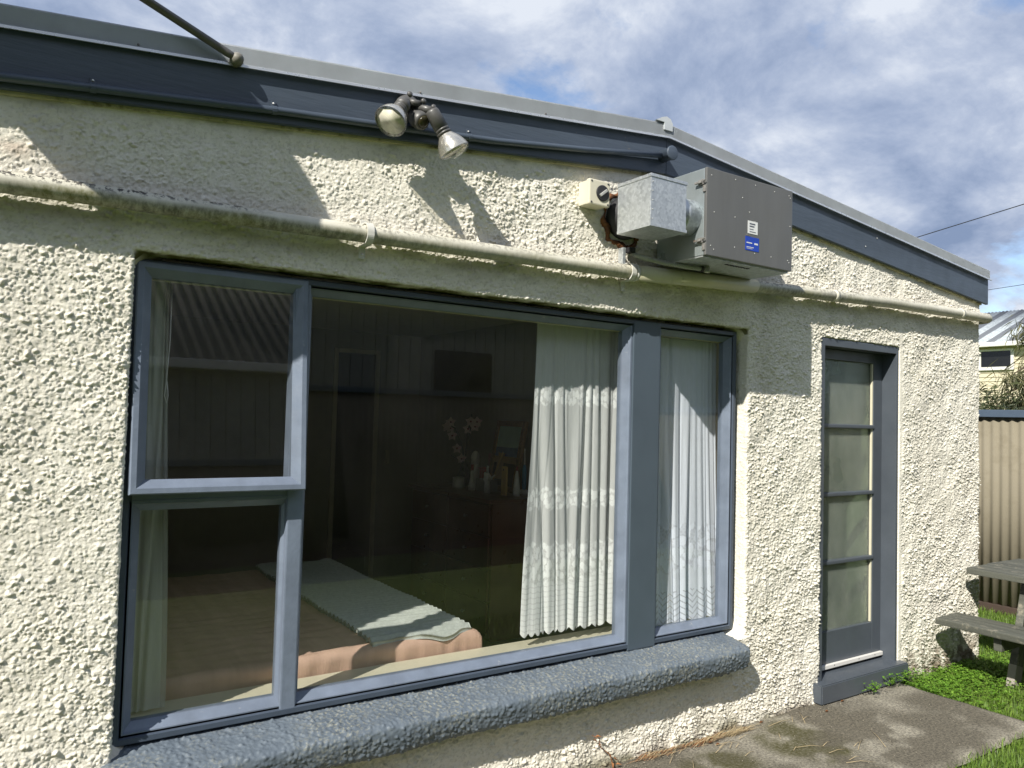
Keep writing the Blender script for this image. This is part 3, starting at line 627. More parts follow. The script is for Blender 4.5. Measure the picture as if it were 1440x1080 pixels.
drain = [(2.42, -.02, 2.36), (2.43, -.05, 2.335), (2.47, -.09, 2.318), (2.55, -.12, 2.305), (2.66, -.15, 2.298), (2.76, -.17, 2.296)]
bm = bmesh.new(); add_tube(bm, drain, .010, 10); d = np.array(drain)
for t in np.linspace(0, 4.9, 60):
    i = int(t); p = Vector(d[i]).lerp(Vector(d[i+1]), t-i); q = Vector(d[i+1])-Vector(d[i]); q.normalize(); add_tube(bm, [p-q*.0025, p+q*.0025], .0118, 10)
bm_obj('drain_hose', bm, mat('grey_hose', (.42, .43, .40), .5), vu, True)
lathe('drain_stub', (2.775, -.172, 2.318), (0, 0, -1), [(0, .012), (.030, .012), (.031, .014), (.036, .014)], M_CLIP, vu, 14)
lathe('hose_clamp', (2.735, -.166, 2.2965), (1, -.15, 0), [(0, .0135), (.016, .0135)], M_BLACK, vu, 14)
box('pipe_bracket', (2.355, 2.372, -.045, -.012, 2.285, 2.365), M_GALV, vu, .002)
box('cable_gland', (2.392, 2.425, -.055, -.015, 2.345, 2.372), M_BLACK, vu, .005)
# foam squeezed out round the duct
n1, n2 = 90, 16; a, b = np.meshgrid(np.linspace(0, 2*np.pi, n1, endpoint=False), np.linspace(0, 2*np.pi, n2, endpoint=False), indexing='ij')
lob = .002+.022*vn(a*7, b*1.2, 60)*vn(a*3, b*.4, 65)+.014*vn(a*17, b*3, 61)*sstep(.3, .8, vn(a*3, b*0, 64)); rr = .106+.022*vn(a*3, b*0, 62)
V = np.stack([2.385+(rr+lob*np.cos(b))*np.cos(a), -.004-lob*.75*np.sin(b), 2.507+(rr*1.07+lob*np.cos(b))*np.sin(a)], -1)
i = np.arange(n1*n2).reshape(n1, n2); F = np.stack([i, np.roll(i, -1, 0), np.roll(np.roll(i, -1, 0), -1, 1), np.roll(i, -1, 1)], -1).reshape(-1, 4)
from_np('expanding_foam', V, F, M_FOAM, vu, True)

sw = root('isolator_switch', (2.15, -.01, 2.52), 'small cream isolator switch box with dark rotary knob beside the duct', 'switch')
bm = bmesh.new(); add_box(bm, 2.118, 2.228, -.062, -.004, 2.522, 2.628, .004); bm_obj('back_box', bm, M_WHITEPL, sw)
bm = bmesh.new(); add_box(bm, 2.114, 2.232, -.088, -.063, 2.518, 2.632, .006); cv = bm_obj('cover', bm, M_WHITEPL, sw)
lathe('knob_bezel', (2.188, -.088, 2.575), (0, -1, 0), [(0, .036), (.004, .036), (.005, .032)], M_BLACK, cv, 26)
bm = bmesh.new(); add_box(bm, -.024, .024, -.010, 0, -.006, .006, .002); bmesh.ops.transform(bm, matrix=Matrix.Translation((2.188, -.092, 2.575)) @ Matrix.Rotation(R(-38), 4, 'Y'), verts=bm.verts)
bm_obj('knob', bm, mat('grey_knob', (.42, .42, .40), .45), cv)
for x, z in ((2.126, 2.622), (2.22, 2.622), (2.126, 2.528), (2.22, 2.528)): lathe('screw', (x, -.088, z), (0, -1, 0), [(0, .005), (.002, .004)], M_LAMP, cv, 8)

# ------------------------------------------------------------------ sensor floodlight on the barge board
fl = root('sensor_floodlight', (1.25, -.055, 2.73), 'grey twin bulb sensor floodlight mounted on the blue barge board', 'floodlight')
bx = Vector((1.248, -.034, 2.742))
lathe('mounting_base', bx, (0, -1, 0), [(0, .052), (.012, .052), (.024, .046), (.032, .030), (.036, .01)], M_LAMP, fl, 30)
tube('swivel_arm', [bx+Vector((-.01, -.03, 0)), bx+Vector((-.03, -.056, .003)), bx+Vector((-.044, -.075, -.010))], [.016, .014, .016], M_LAMP, fl, 14)
tube('swivel_arm', [bx+Vector((.015, -.03, 0)), bx+Vector((.040, -.068, -.010)), bx+Vector((.053, -.104, -.028))], [.016, .014, .016], M_LAMP, fl, 14)
tube('knuckle', [bx+Vector((-.012, -.052, .008)), bx+Vector((.030, -.060, .006))], .013, M_LAMP, fl, 12)
for p in (bx+Vector((-.032, -.085, .018)), bx+Vector((.032, -.072, .012)), bx+Vector((.062, -.098, -.012))): lathe('wing_nut', p, (.3, -1, .4), [(0, .011), (.008, .011), (.012, .007)], M_LAMP, fl, 10)
sens = lathe('sensor_head', bx+Vector((.018, -.050, -.048)), (.25, -.82, -.50), [(-.03, .012), (-.02, .026), (0, .033), (.02, .035), (.04, .033), (.046, .026)], M_LAMP, fl, 24)
lathe('sensor_lens', bx+Vector((.018, -.050, -.048))+Vector((.25, -.82, -.50)).normalized()*.046, (.25, -.82, -.50), [(0, .025), (.006, .021), (.010, .010)], mat('amber_lens', (.035, .03, .012), .25), sens, 20)
def par_lamp(c, tip):
    """c: lens centre, tip: socket end"""
    c, tip = Vector(c), Vector(tip); ax = (c-tip).normalized(); Lh = (c-tip).length
    so_ = lathe('lamp_holder', tip, ax, [(0, .014), (.004, .025), (.012, .0275), (Lh-.105, .0285), (Lh-.104, .024), (Lh-.100, .024), (Lh-.099, .0275), (Lh-.092, .0275), (Lh-.091, .0245), (Lh-.087, .0245), (Lh-.086, .0285), (Lh-.078, .0285)], M_LAMP, fl, 26)
    bm = bmesh.new(); d, s, u = frame_of(ax); prof = [(Lh-.082, .021), (Lh-.066, .033), (Lh-.048, .046), (Lh-.030, .0545), (Lh-.012, .0595), (Lh-.006, .0605)]; n = 72; rings = []
    for t, r in prof: rings.append([bm.verts.new(tip+d*t+(s*math.cos(2*math.pi*k/n)+u*math.sin(2*math.pi*k/n))*(r+(.0009 if k % 2 else -.0005))) for k in range(n)])
    for a, b in zip(rings, rings[1:]):
        for k in range(n): bm.faces.new((a[k], a[(k+1) % n], b[(k+1) % n], b[k]))
    bm_obj('reflector_bulb', bm, M_REFLECTOR, so_, True)
    lathe('bulb_lens', c, ax, [(-.008, .0605), (-.003, .062), (0, .0605), (.006, .054), (.012, .040), (.016, .022), (.017, .001)], M_LENS, so_, 40)
    lathe('inner_reflector', c, ax, [(-.05, .012), (-.03, .036), (-.016, .050), (-.010, .055)], mat('mirror_bowl', (.90, .89, .84), .5, .1, var=.08, scale=25), so_, 32)
    tube('filament_bar', [c-ax*.012+s*.034-u*.02, c-ax*.016-u*.024, c-ax*.012-s*.034-u*.02], .003, M_WHITEMETAL, so_, 6)
par_lamp((1.128, -.150, 2.626), (1.205, -.105, 2.733))
par_lamp((1.392, -.168, 2.566), (1.300, -.135, 2.718))

# ------------------------------------------------------------------ satellite dish on the left eave (its shadow falls over the wall)
dc = Vector((.385, 0, 2.475))-SUN*1.06; dn = -(SUN+Vector((.02, .0, -.02))).normalized()
ds = root('satellite_dish', (-.36, -.07, 2.5), 'grey satellite dish on a strutted mast clamped to the left eave', 'satellite dish')
prof = [(-.022+.9*r*r*.26, r) for r in (.002, .06, .12, .18, .24, .29, .325)]
prof = prof+[(prof[-1][0]-.006, .329)]+[(t-.006, r) for t, r in reversed(prof[:-1])]
lathe('reflector', dc, dn, prof, M_DISH, ds, 48)
mt = Vector((-.36, -.085, 0)); back = dc-dn*.06
tube('mast', [mt+Vector((0, 0, 2.50)), mt+Vector((0, 0, 2.95)), (-.36, -.14, 3.05), back], .019, M_POLE, ds, 14)
box('mast_clamp', (-.40, -.32, -.105, -.035, 2.55, 2.60), M_POLE, ds, .003); box('mast_clamp', (-.40, -.32, -.105, -.045, 2.64, 2.68), M_POLE, ds, .003)
foot = Vector((.602, -.072, 2.742)); dirv = Vector((-.274, 0, .103)).normalized()
tube('strut', [foot, foot+dirv*.03, foot+dirv*1.0+Vector((0, -.02, 0)), back+Vector((.03, 0, -.02))], [.011, .0135, .0135, .0135], M_POLE, ds, 14)
lathe('strut_foot', foot+Vector((.004, .030, 0)), (0, -1, 0), [(0, .020), (.02, .022), (.036, .020), (.046, .012), (.050, .002)], mat('pale_strut_cap', (.20, .19, .16), .6, var=.2, scale=30), ds, 18)
tube('feed_arm', [dc-Vector((0, 0, .30)), dc+dn*.30-Vector((0, 0, .20))], .010, M_POLE, ds, 10)
lathe('feed_horn', dc+dn*.34-Vector((0, 0, .17)), -dn+Vector((0, 0, .4)), [(-.06, .022), (0, .024), (.03, .03)], M_DISH, ds, 16)

# ------------------------------------------------------------------ curtains
def curtain(name, x0t, x1t, x0b, x1b, ztop, zbot, y0, npl, depth, cloth, m, label, opac, seed, nu=260, nv=330, hem=None, lean=0.):
    u, v = np.meshgrid(np.linspace(0, 1, nu), np.linspace(0, 1, nv))
    ph = u*npl*2*np.pi+4.*(vn(u*npl*.7, v*.9, seed)-.5)*2+7.*(vn(u*3.3, v*.3, seed+1)-.5)
    gather = .45+.55*sstep(0, .5, v); av = .05+1.5*sstep(.3, .85, vn(u*npl*.7, v*.8, seed+2))
    crease = np.clip(1-np.abs(vn(u*npl*1.9, v*.5, seed+4)-.5)*7, 0, 1)
    yy = y0+depth*gather*(np.sin(ph)*av+.25*np.sin(2.3*ph+1))+.003*crease*gather+.012*(vn(u*2.5, v*1.2, seed+5)-.5)-lean*v*v
    curve = sstep(0, 1, v)**1.0
    xl = x0t+(x0b-x0t)*curve; xr = x1t+(x1b-x1t)*curve
    xx = xl+(xr-xl)*u+.006*np.cos(ph)*gather
    zb = zbot-(hem(u) if hem else 0)
    zz = ztop+(zb-ztop)*v
    op = opac(u*cloth, zz, u, v)
    o = from_np(name, np.stack([xx, yy, zz], -1), grid_faces(nv, nu), m, None, True, dict(opacity=op)); meta(o, *label); return o
def lace(cu, z, z0, z1, cell, seed):
    band = sstep(z0-.006, z0+.004, z+.010*np.sin(cu*55))*sstep(z1+.006, z1-.004, z+.012*np.sin(cu*48+1))
    d, h = worley(cu/cell, z/cell, seed); petal = np.clip(1.15-d*1.9, 0, 1)
    d2, _ = worley(cu/cell*2.3, z/cell*2.3, seed+5); return band, np.clip(sstep(.15, .42, petal)*.9+.45*sstep(.28, .12, np.abs(d2-.45)), 0, 1)
def op_lace(cu, z, u, v):
    weave = .70+.10*(fbm(cu*260, z*30, 2, 70)-.5)
    o = weave.copy()
    for z0, z1, c in ((1.635, 1.715, .030), (1.150, 1.235, .030), (.800, .985, .034)):
        b, p = lace(cu, z, z0, z1, c, 71); o = o*(1-b)+b*(.62+.38*p)
    solid = sstep(.812, .80, z+.012*np.sin(cu*60)); rows = .92-.22*sstep(.80, .95, np.cos((z+.006*np.abs(np.sin(cu*42)))*2*np.pi/.024))
    return np.clip(o*(1-solid)+solid*rows, 0, 1)
curtain('lace_curtain', 2.055, 2.575, 2.015, 2.600, 2.035, .585, .200, 8.0, .0075, 1.15, M_LACE, ('cream lace curtain with three flowered bands hanging beside the window post', 'curtain'), op_lace, 100, 330, 400, hem=lambda u: .018*np.abs(np.sin(u*9.5*2*np.pi*.9))-.055*(1-u)*0)
def op_voile(cu, z, u, v):
    o = .90+.08*(fbm(cu*240, z*30, 2, 80)-.5)
    b, p = lace(cu, z, .80, 1.03, .055, 81); o = o*(1-b)+b*(.66+.34*p)
    zig = .745+.02*np.abs(((cu*9) % 1)*2-1); solid = sstep(zig+.006, zig-.006, z); rows = .93-.45*sstep(.70, .95, np.cos((z+.030*np.abs(((cu*9) % 1)*2-1))*2*np.pi/.030))*(z < .70)
    return np.clip(o*(1-solid)+solid*rows, 0, 1)
curtain('voile_curtain', 2.790, 3.235, 2.775, 3.245, 2.000, .535, .170, 6.2, .010, .75, M_VOILE, ('bluish white voile curtain with leafy hem filling the narrow window pane', 'curtain'), op_voile, 110, 230, 380, hem=lambda u: .012*np.sin(u*21), lean=.035)
curtain('net_curtain', .385, .475, .365, .520, 2.030, .535, .200, 2.2, .022, .4, M_NET, ('plain pale green net curtain hanging by the opening sash', 'curtain'), lambda cu, z, u, v: np.clip(.72+.25*(u > .86)*0-.25*(u > .9)+.06*(fbm(cu*200, z*20, 2, 90)-.5), 0, 1), 120, 60, 160)

# ------------------------------------------------------------------ bed
bed = root('bed', (.85, 1.2, .03), 'low bed under the window with rumpled salmon brown duvet', 'bed')
box('bed_base', (-.25, 1.78, .50, 2.0, .03, .30), M_MATTRESS, bed, .02); box('mattress', (-.25, 1.78, .46, 2.05, .30, .53), M_MATTRESS, bed, .05)
bx0, bx1, by0, by1, bt = -.30, 1.845, .350, 2.10, .592
nu, nv = 230, 220; u, v = np.meshgrid(np.linspace(-.30, 1.30, nu), np.linspace(-.30, 1.30, nv))
# unfolded sheet: parameters beyond 0..1 drape down the sides
lu = (bx1-bx0); lv = (by1-by0); ou = np.maximum(u-1, 0)*lu+np.maximum(-u, 0)*lu; ov = np.maximum(v-1, 0)*lv+np.maximum(-v, 0)*lv
rad = .032
def drape(o): return np.where(o < rad*1.57, rad*np.sin(np.clip(o/rad, 0, 1.57)), rad), np.where(o < rad*1.57, rad*(1-np.cos(np.clip(o/rad, 0, 1.57))), rad+o-rad*1.57)
hu, du = drape(ou); hv, dv = drape(ov)
xx = bx0+np.clip(u, 0, 1)*lu+np.sign(u-.5)*hu; yy = by0+np.clip(v, 0, 1)*lv+np.sign(v-.5)*hv
fold_ = (fbm(xx*2.2+yy*.8, yy*3.2, 4, 130)-.5)
rk = 1-np.abs(2*fbm(xx*5+yy*1.5, yy*9, 3, 135)-1); wr = .022*fold_+.009*(rk-.6)+.0015*np.sin(yy*70+6*fbm(xx*2.2, yy*2, 2, 131))
dd = np.maximum(du, dv); sidew = (.002*np.sin(xx*52+14*fbm(xx*4, yy*4, 2, 133))+.018*(fbm(xx*20, dv*3, 4, 136)-.5))*sstep(.0, .06, dv)+.018*np.sin(yy*30)*sstep(.0, .08, du)
z = bt+wr*np.exp(-dd*8)-dd+.004*(fbm(xx*40, yy*40, 3, 134)-.5); z = np.maximum(z, .16)
yy = yy+sidew*np.sign(v-.5)*(dv > 0); xx = xx+sidew*np.sign(u-.5)*(du > 0)
from_np('duvet', np.stack([xx, yy, z], -1), grid_faces(nv, nu), M_DUVET, bed, True)
# throw
nu, nv = 60, 400; u, v = np.meshgrid(np.linspace(0, 1, nu), np.linspace(0, 1, nv))
tx0, tx1 = 1.345, 1.835; ty = 2.12-(2.12-.33)*v
xx = tx0+(tx1-tx0)*u+.018*(fbm(v*4, u*2, 3, 141)-.5)+.06*(1-v)*0
yy = ty+.02*np.sin(u*7)+.015*(fbm(u*5, v*8, 2, 142)-.5)
rib = .007*np.sin(yy*2*np.pi/.045); dx = np.maximum(xx-1.80, 0); dy = np.maximum(.37-yy, 0)
z = bt+.022+.022*(fbm(xx*2.2+yy*.8, yy*3.2, 4, 130)-.5)+rib+.006*(fbm(xx*9, yy*9, 3, 143)-.5)-dx*dx*3-dy*dy*7
V = np.concatenate([np.stack([xx, yy, z], -1).reshape(-1, 3), np.stack([xx, yy, z-.018], -1).reshape(-1, 3)]); f = grid_faces(nv, nu); k = nu*nv
idx = np.arange(k).reshape(nv, nu); rim = np.concatenate([idx[0, :], idx[1:, -1], idx[-1, -2::-1], idx[-2:0:-1, 0]]); r2 = np.roll(rim, -1)
F = np.concatenate([f, f[:, ::-1]+k, np.stack([rim, r2, r2+k, rim+k], -1)])
o = from_np('throw_blanket', V, F, M_THROW, None, True); meta(o, 'ribbed sage grey fleece throw laid across the foot of the bed', 'blanket')

# ------------------------------------------------------------------ dresser and the things on it
DZ = 1.0
DRESS = Vector((-.385, -.62, 0)); before = set(bpy.data.objects)
dr = root('dresser', (3.42, 3.1, .03), 'dark wooden chest of drawers against the bedroom wall', 'dresser')
box('carcass', (3.20, 3.695, 2.46, 3.66, .06, DZ-.025), M_DARKWOOD, dr, .004); box('dresser_top', (3.16, 3.696, 2.43, 3.69, DZ-.025, DZ), M_DARKWOOD, dr, .006); box('plinth', (3.23, 3.69, 2.49, 3.63, .03, .06), M_DARKWOOD, dr, 0)
for i in range(4):
    for j in range(2):
        dw = box('drawer', (3.182, 3.20, 2.48+j*.59, 3.05+j*.59, .09+i*.222, .295+i*.222), M_DARKWOOD, dr, .004)
        lathe('knob', (3.182, 2.765+j*.59, .192+i*.222), (-1, 0, 0), [(0, .006), (.012, .008), (.02, .014), (.028, .010)], M_DARKMETAL, dw, 12)
# framed picture leaning on the wall: a plain landscape stand-in
pic = root('framed_picture', (3.56, 2.80, DZ), 'ornate gilt framed picture in teal, blue and brown leaning above the drawers', 'picture')
pw, ph_ = .31, .45; lean = R(10); pc = Vector((3.545, 2.80, DZ+.003)); ay = Vector((0, -1, 0)); az = Vector((math.sin(lean), 0, math.cos(lean))); an = Vector((-math.cos(lean), 0, math.sin(lean)))
M_GILT = mat('dark_gilt', (.30, .17, .06), .45, .4, var=.4, scale=60, bump=1, bscale=90)
for s in (-1, 1):
    obox('frame_side', pc+ay*s*(pw/2+.02)+az*(ph_/2+.045), ay, an, az, .045, .03, ph_+.09, M_GILT, pic, .008)
    obox('frame_rail', pc+az*(.022 if s < 0 else ph_+.068), ay, an, az, pw-.004, .028, .044, M_GILT, pic, .008)
    for k in range(14): p = pc+ay*s*(pw/2+.02)+az*(.03+k*.038)+an*.017; lathe('frame_bead', p, an, [(0, .008), (.006, .006), (.009, .001)], M_GILT, pic, 8)
M_PICS = [mat('picture_teal', (.38, .58, .56), .6, var=.12, scale=8), mat('picture_blue', (.10, .20, .42), .6, var=.2, scale=14), mat('picture_brown', (.055, .032, .022), .6, var=.3, scale=12), mat('picture_ochre', (.50, .33, .14), .6, var=.2, scale=9)]
for h0, h1, mm in ((.0, .17, 2), (.17, .22, 3), (.22, .29, 1), (.29, .45, 0)): obox('picture_field', pc+az*(.045+(h0+h1)/2)+an*.002, ay, an, az, pw, .006, h1-h0, M_PICS[mm], pic, 0)
obox('picture_field', pc+az*.19+ay*-.06+an*.006, ay, an, az, .09, .004, .20, M_PICS[3], pic, 0)
# orchid in a vase
orc = root('orchid_vase', (3.40, 3.22, DZ), 'pink and white orchid sprays in a dark vase on the dresser', 'flowers')
lathe('vase', (3.40, 3.22, DZ), (0, 0, 1), [(0, .035), (.02, .05), (.08, .058), (.13, .04), (.17, .025), (.20, .03)], mat('dark_teal_vase', (.02, .035, .04), .3), orc, 20)
M_PETAL = leaf_mat('orchid_petal', (.85, .74, .72), (.85, .52, .56), trans=.2); M_STEM = mat('orchid_stem', (.03, .05, .02), .6)
def flower(c, fdir, r):
    bm = bmesh.new(); d, s, u = frame_of(fdir); c = Vector(c)
    for k in range(5):
        a = 2*math.pi*k/5+.3; e = s*math.cos(a)+u*math.sin(a); w = d.cross(e)
        p = [c, c+e*r*.5+w*r*.36+d*r*.1, c+e*r+d*r*.12, c+e*r*.5-w*r*.36+d*r*.1]; vv = [bm.verts.new(q) for q in p]; bm.faces.new(vv)
    f = bm_obj('bloom', bm, M_PETAL, orc); lathe('bloom_centre', c, d, [(0, r*.2), (r*.2, r*.16), (r*.3, .002)], mat('bloom_heart', (.30, .05, .08), .6), f, 8)
stems = [[(x, y, z+.06) for x, y, z in q] for q in ([(3.40, 3.22, 1.12), (3.38, 3.24, 1.28), (3.36, 3.32, 1.40), (3.35, 3.42, 1.43)], [(3.40, 3.22, 1.12), (3.40, 3.18, 1.30), (3.39, 3.12, 1.42), (3.39, 3.05, 1.44)], [(3.4, 3.22, 1.1), (3.39, 3.17, 1.35), (3.38, 3.10, 1.52)])]
for s in stems: tube('stem', s, .005, M_STEM, orc, 6)
for p in ((3.35, 3.44, 1.41), (3.35, 3.38, 1.40), (3.34, 3.33, 1.34), (3.34, 3.36, 1.45), (3.39, 3.06, 1.42), (3.38, 3.11, 1.46), (3.39, 3.03, 1.46), (3.38, 3.15, 1.40), (3.36, 3.28, 1.24), (3.37, 3.22, 1.16)): flower((p[0], p[1], p[2]+.06), (-.5, -.8, .1+random.uniform(-.3, .3)), .045)
bm = bmesh.new()
for e in ((3.30, 3.50, 1.22), (3.48, 3.0, 1.24)):
    a = Vector((3.40, 3.22, 1.18)); b = Vector(e); w = Vector((.02, .02, 0)); q = [a, a.lerp(b, .5)+w+Vector((0, 0, .04)), b, a.lerp(b, .5)-w+Vector((0, 0, .04))]; bm.faces.new([bm.verts.new(p) for p in q])
bm_obj('leaf', bm, M_STEM, orc)
M_WHITEGL = mat('white_ceramic', (.86, .87, .86), .3, var=.04); M_RED = mat('red_plastic', (.45, .03, .03), .4); M_PINK = mat('dusty_pink_plastic', (.42, .22, .22), .5); M_BLUE = mat('blue_plastic', (.05, .32, .60), .4); M_GREYPL = mat('grey_plastic', (.30, .31, .33), .5); M_YWOOD = mat('pale_yellow_wood', (.60, .40, .12), .5)
def small(name, p, label, cat): return root(name, (p[0], p[1], DZ), label, cat)
t = small('ceramic_pot', (3.28, 3.28), 'short white ceramic pot at the left of the dresser top', 'pot'); lathe('pot_body', (3.28, 3.28, DZ), (0, 0, 1), [(0, .042), (.006, .046), (.075, .046), (.078, .042)], M_WHITEGL, t, 20); lathe('pot_rim', (3.28, 3.28, DZ+.076), (0, 0, 1), [(0, .048), (.006, .048), (.007, .044)], M_WHITEGL, t, 20)
t = small('spray_bottle', (3.42, 3.05), 'tall white spray bottle with rounded cap behind the red tin', 'bottle'); lathe('bottle_body', (3.42, 3.05, DZ), (0, 0, 1), [(0, .03), (.01, .034), (.17, .034), (.19, .030)], M_WHITEGL, t, 18); lathe('bottle_cap', (3.42, 3.05, DZ+.19), (0, 0, 1), [(0, .034), (.06, .033), (.09, .022), (.10, .008)], M_WHITEGL, t, 18)
t = small('slim_bottle', (3.25, 2.95), 'slim white flared bottle with red label beside the pot', 'bottle'); lathe('bottle_body', (3.25, 2.95, DZ), (0, 0, 1), [(0, .026), (.03, .028), (.06, .02), (.10, .012), (.19, .010)], M_WHITEGL, t, 16); lathe('bottle_label', (3.25, 2.95, DZ+.15), (0, 0, 1), [(0, .0125), (.045, .012)], M_RED, t, 16)
t = small('red_tin', (3.46, 2.99), 'red round tin standing behind the bottles', 'tin'); lathe('tin_body', (3.46, 2.99, DZ), (0, 0, 1), [(0, .05), (.15, .05), (.152, .047)], M_RED, t, 20); lathe('tin_lid', (3.46, 2.99, DZ+.152), (0, 0, 1), [(0, .052), (.012, .052), (.014, .04)], M_RED, t, 20)
t = small('pink_box', (3.50, 2.93), 'dusty pink carton stood on end beside the picture', 'carton'); box('carton_body', (3.47, 3.53, 2.90, 2.97, DZ, DZ+.27), M_PINK, t, .003); box('carton_flap', (3.472, 3.528, 2.902, 2.968, DZ+.271, DZ+.276), M_PINK, t, 0)
t = small('brush_caddy', (3.28, 2.84), 'grey plastic caddy holding a white handled brush', 'caddy'); 
for b in ((3.23, 3.24, 2.78, 2.92, DZ, DZ+.09), (3.33, 3.34, 2.78, 2.92, DZ, DZ+.09), (3.24, 3.33, 2.78, 2.79, DZ, DZ+.09), (3.24, 3.33, 2.91, 2.92, DZ, DZ+.09), (3.24, 3.33, 2.79, 2.91, DZ, DZ+.008)): box('caddy_wall', b, M_GREYPL, t, .002)
tube('brush_handle', [(3.30, 2.83, DZ+.01), (3.32, 2.74, DZ+.22), (3.33, 2.70, DZ+.30)], .006, M_YWOOD, t, 8); lathe('brush_head', (3.26, 2.82, DZ+.10), (0, 0, 1), [(0, .012), (.03, .018), (.045, .012)], M_WHITEGL, t, 12)
t = small('white_figurine', (3.23, 2.75), 'little white ceramic bird figurine in front of the caddy', 'figurine'); lathe('figurine_base', (3.23, 2.75, DZ), (0, 0, 1), [(0, .025), (.08, .02), (.10, .03), (.13, .026), (.15, .008)], M_WHITEGL, t, 16); tube('figurine_wing', [(3.23, 2.75, DZ+.10), (3.23, 2.70, DZ+.11), (3.23, 2.65, DZ+.14)], [.016, .012, .003], M_WHITEGL, t, 8); tube('figurine_neck', [(3.23, 2.75, DZ+.14), (3.23, 2.752, DZ+.18), (3.23, 2.745, DZ+.20)], [.012, .008, .009], M_WHITEGL, t, 8)
t = small('wooden_hairbrush', (3.24, 2.60), 'pale yellow wooden paddle brush stood upright on the dresser', 'hairbrush'); obox('paddle', (3.24, 2.60, DZ+.105), (0, 1, 0), (1, 0, 0), (0, 0, 1), .065, .018, .21, M_YWOOD, t, .008); lathe('hang_hole', (3.2305, 2.60, DZ+.185), (-1, 0, 0), [(0, .007), (.001, .006)], M_BLACK, t, 10)
t = small('cone_bottle', (3.27, 2.52), 'white cone shaped bottle with dark tip', 'bottle'); lathe('bottle_body', (3.27, 2.52, DZ), (0, 0, 1), [(0, .026), (.02, .028), (.10, .020), (.18, .008)], M_WHITEGL, t, 16); lathe('bottle_tip', (3.27, 2.52, DZ+.18), (0, 0, 1), [(0, .008), (.03, .005)], M_RED, t, 10)
t = small('electric_toothbrush', (3.38, 2.50), 'blue and white electric toothbrush on its charging base', 'toothbrush'); lathe('charger', (3.38, 2.50, DZ), (0, 0, 1), [(0, .035), (.03, .032), (.034, .02)], M_WHITEGL, t, 18); lathe('handle', (3.38, 2.50, DZ+.034), (0, 0, 1), [(0, .014), (.05, .017), (.15, .016), (.18, .009)], M_BLUE, t, 16); lathe('brush_stem', (3.38, 2.50, DZ+.214), (0, 0, 1), [(0, .007), (.09, .004), (.12, .006)], M_WHITEGL, t, 10)

MOVE = dict(ceramic_pot=(.11, -.11), slim_bottle=(.15, .03), spray_bottle=(.10, .09), red_tin=(.11, .07), pink_box=(.12, .09), brush_caddy=(.19, .04), white_figurine=(.17, .01), wooden_hairbrush=(.18, -.04), cone_bottle=(.23, 0), electric_toothbrush=(.24, .10), orchid_vase=(.10, .05), dresser=(0, -.10))
for o in set(bpy.data.objects)-before:
    if o.name in MOVE: o.location = o.location+Vector((*MOVE[o.name], 0))
    if o.parent is None: o.location = o.location+DRESS

# ------------------------------------------------------------------ picnic table
pt = root('picnic_table', (5.82, -.95, GZ), 'weathered green grey picnic table with attached benches on the grass by the cottage corner', 'picnic table')
tz0, tz1 = .600, .642; ya, yb = -1.92, -.062
for i in range(5):
    x0 = 5.445+i*.152; box('tabletop_plank', (x0, x0+.146, ya+random.uniform(-.006, .006), yb+random.uniform(-.006, .006), tz0, tz1+random.uniform(-.002, .002)), M_TABLE, pt, .006)
for xs_ in ((5.040, 5.185), (6.31, 6.455)):
    for x0 in xs_: box('bench_plank', (x0, x0+.138, ya, yb-.004+random.uniform(-.01, .01), .318, .360), M_TABLE, pt, .007)
for yl in (-.40, -1.58):
    box('table_bearer', (5.50, 6.14, yl-.045, yl+.002, .512, .599), M_TABLE, pt, .005)
    box('bench_bearer', (5.09, 6.55, yl-.045, yl+.002, .230, .317), M_TABLE, pt, .005)
    for s in (-1, 1):
        a = Vector((5.82+s*.42, yl+.028, GZ-.01)); b = Vector((5.82+s*.20, yl+.028, .598)); d = (b-a).normalized(); L_ = (b-a).length
        lg = obox('leg', (a+b)/2, Vector((d.z, 0, -d.x)), (0, 1, 0), d, .092, .045, L_, M_TABLE, pt, .004)
        obox('raw_foot', a+d*.075, Vector((d.z, 0, -d.x)), (0, 1, 0), d, .0945, .0475, .14, M_TABLEFOOT, lg, .004)
    for s in (-1, 1): lathe('bolt', (5.82+s*.30, yl-.045, .275), (0, -1, 0), [(0, .012), (.005, .012), (.006, .004)], M_SCREW, pt, 10)

# ------------------------------------------------------------------ fences
def fence(name, place_fn, total, label, height=1.70):
    r = root(name, place_fn(total/2, GZ, 0), label, 'fence', None); n = int(total/.76)
    for i in range(n): corr_sheet('fence_sheet', .762, height-.10, .0762, .008, M_KHAKI, r, lambda l, h, d, i=i: place_fn(i*.76+l, GZ+.07+h, d+(.0025 if i % 2 else 0)))
    for i in range(0, n+1, 3):
        p0 = Vector(place_fn(i*.76, GZ-.02, -.05)); bm = bmesh.new(); add_box(bm, p0.x-.03, p0.x+.03, p0.y-.03, p0.y+.03, GZ-.05, GZ+height-.07); bm_obj('fence_post', bm, M_CAPSTEEL, r)
    for nm, z0, z1, t, m in (('fence_capping', GZ+height-.065, GZ+height, .045, M_CAPSTEEL), ('plinth_board', GZ-.04, GZ+.075, .02, mat('dark_plinth', (.06, .04, .03), .9))):
        a, b = Vector(place_fn(0, z0, t)), Vector(place_fn(n*.76, z1, -t)); bm = bmesh.new(); add_box(bm, min(a.x, b.x), max(a.x, b.x), min(a.y, b.y), max(a.y, b.y), z0, z1, .004); bm_obj(nm, bm, m, r)
    return r
fence('corrugated_fence', lambda l, z, d: (7.42-d, -5.2+l, z), 14.4, 'khaki corrugated steel fence with slate blue capping beyond the picnic table', 1.795)
fence('corrugated_fence', lambda l, z, d: (-6.5+l, -5.25+d, z), 13.7, 'khaki corrugated fence across the lawn facing the cottage window, seen in the glass', 1.90)

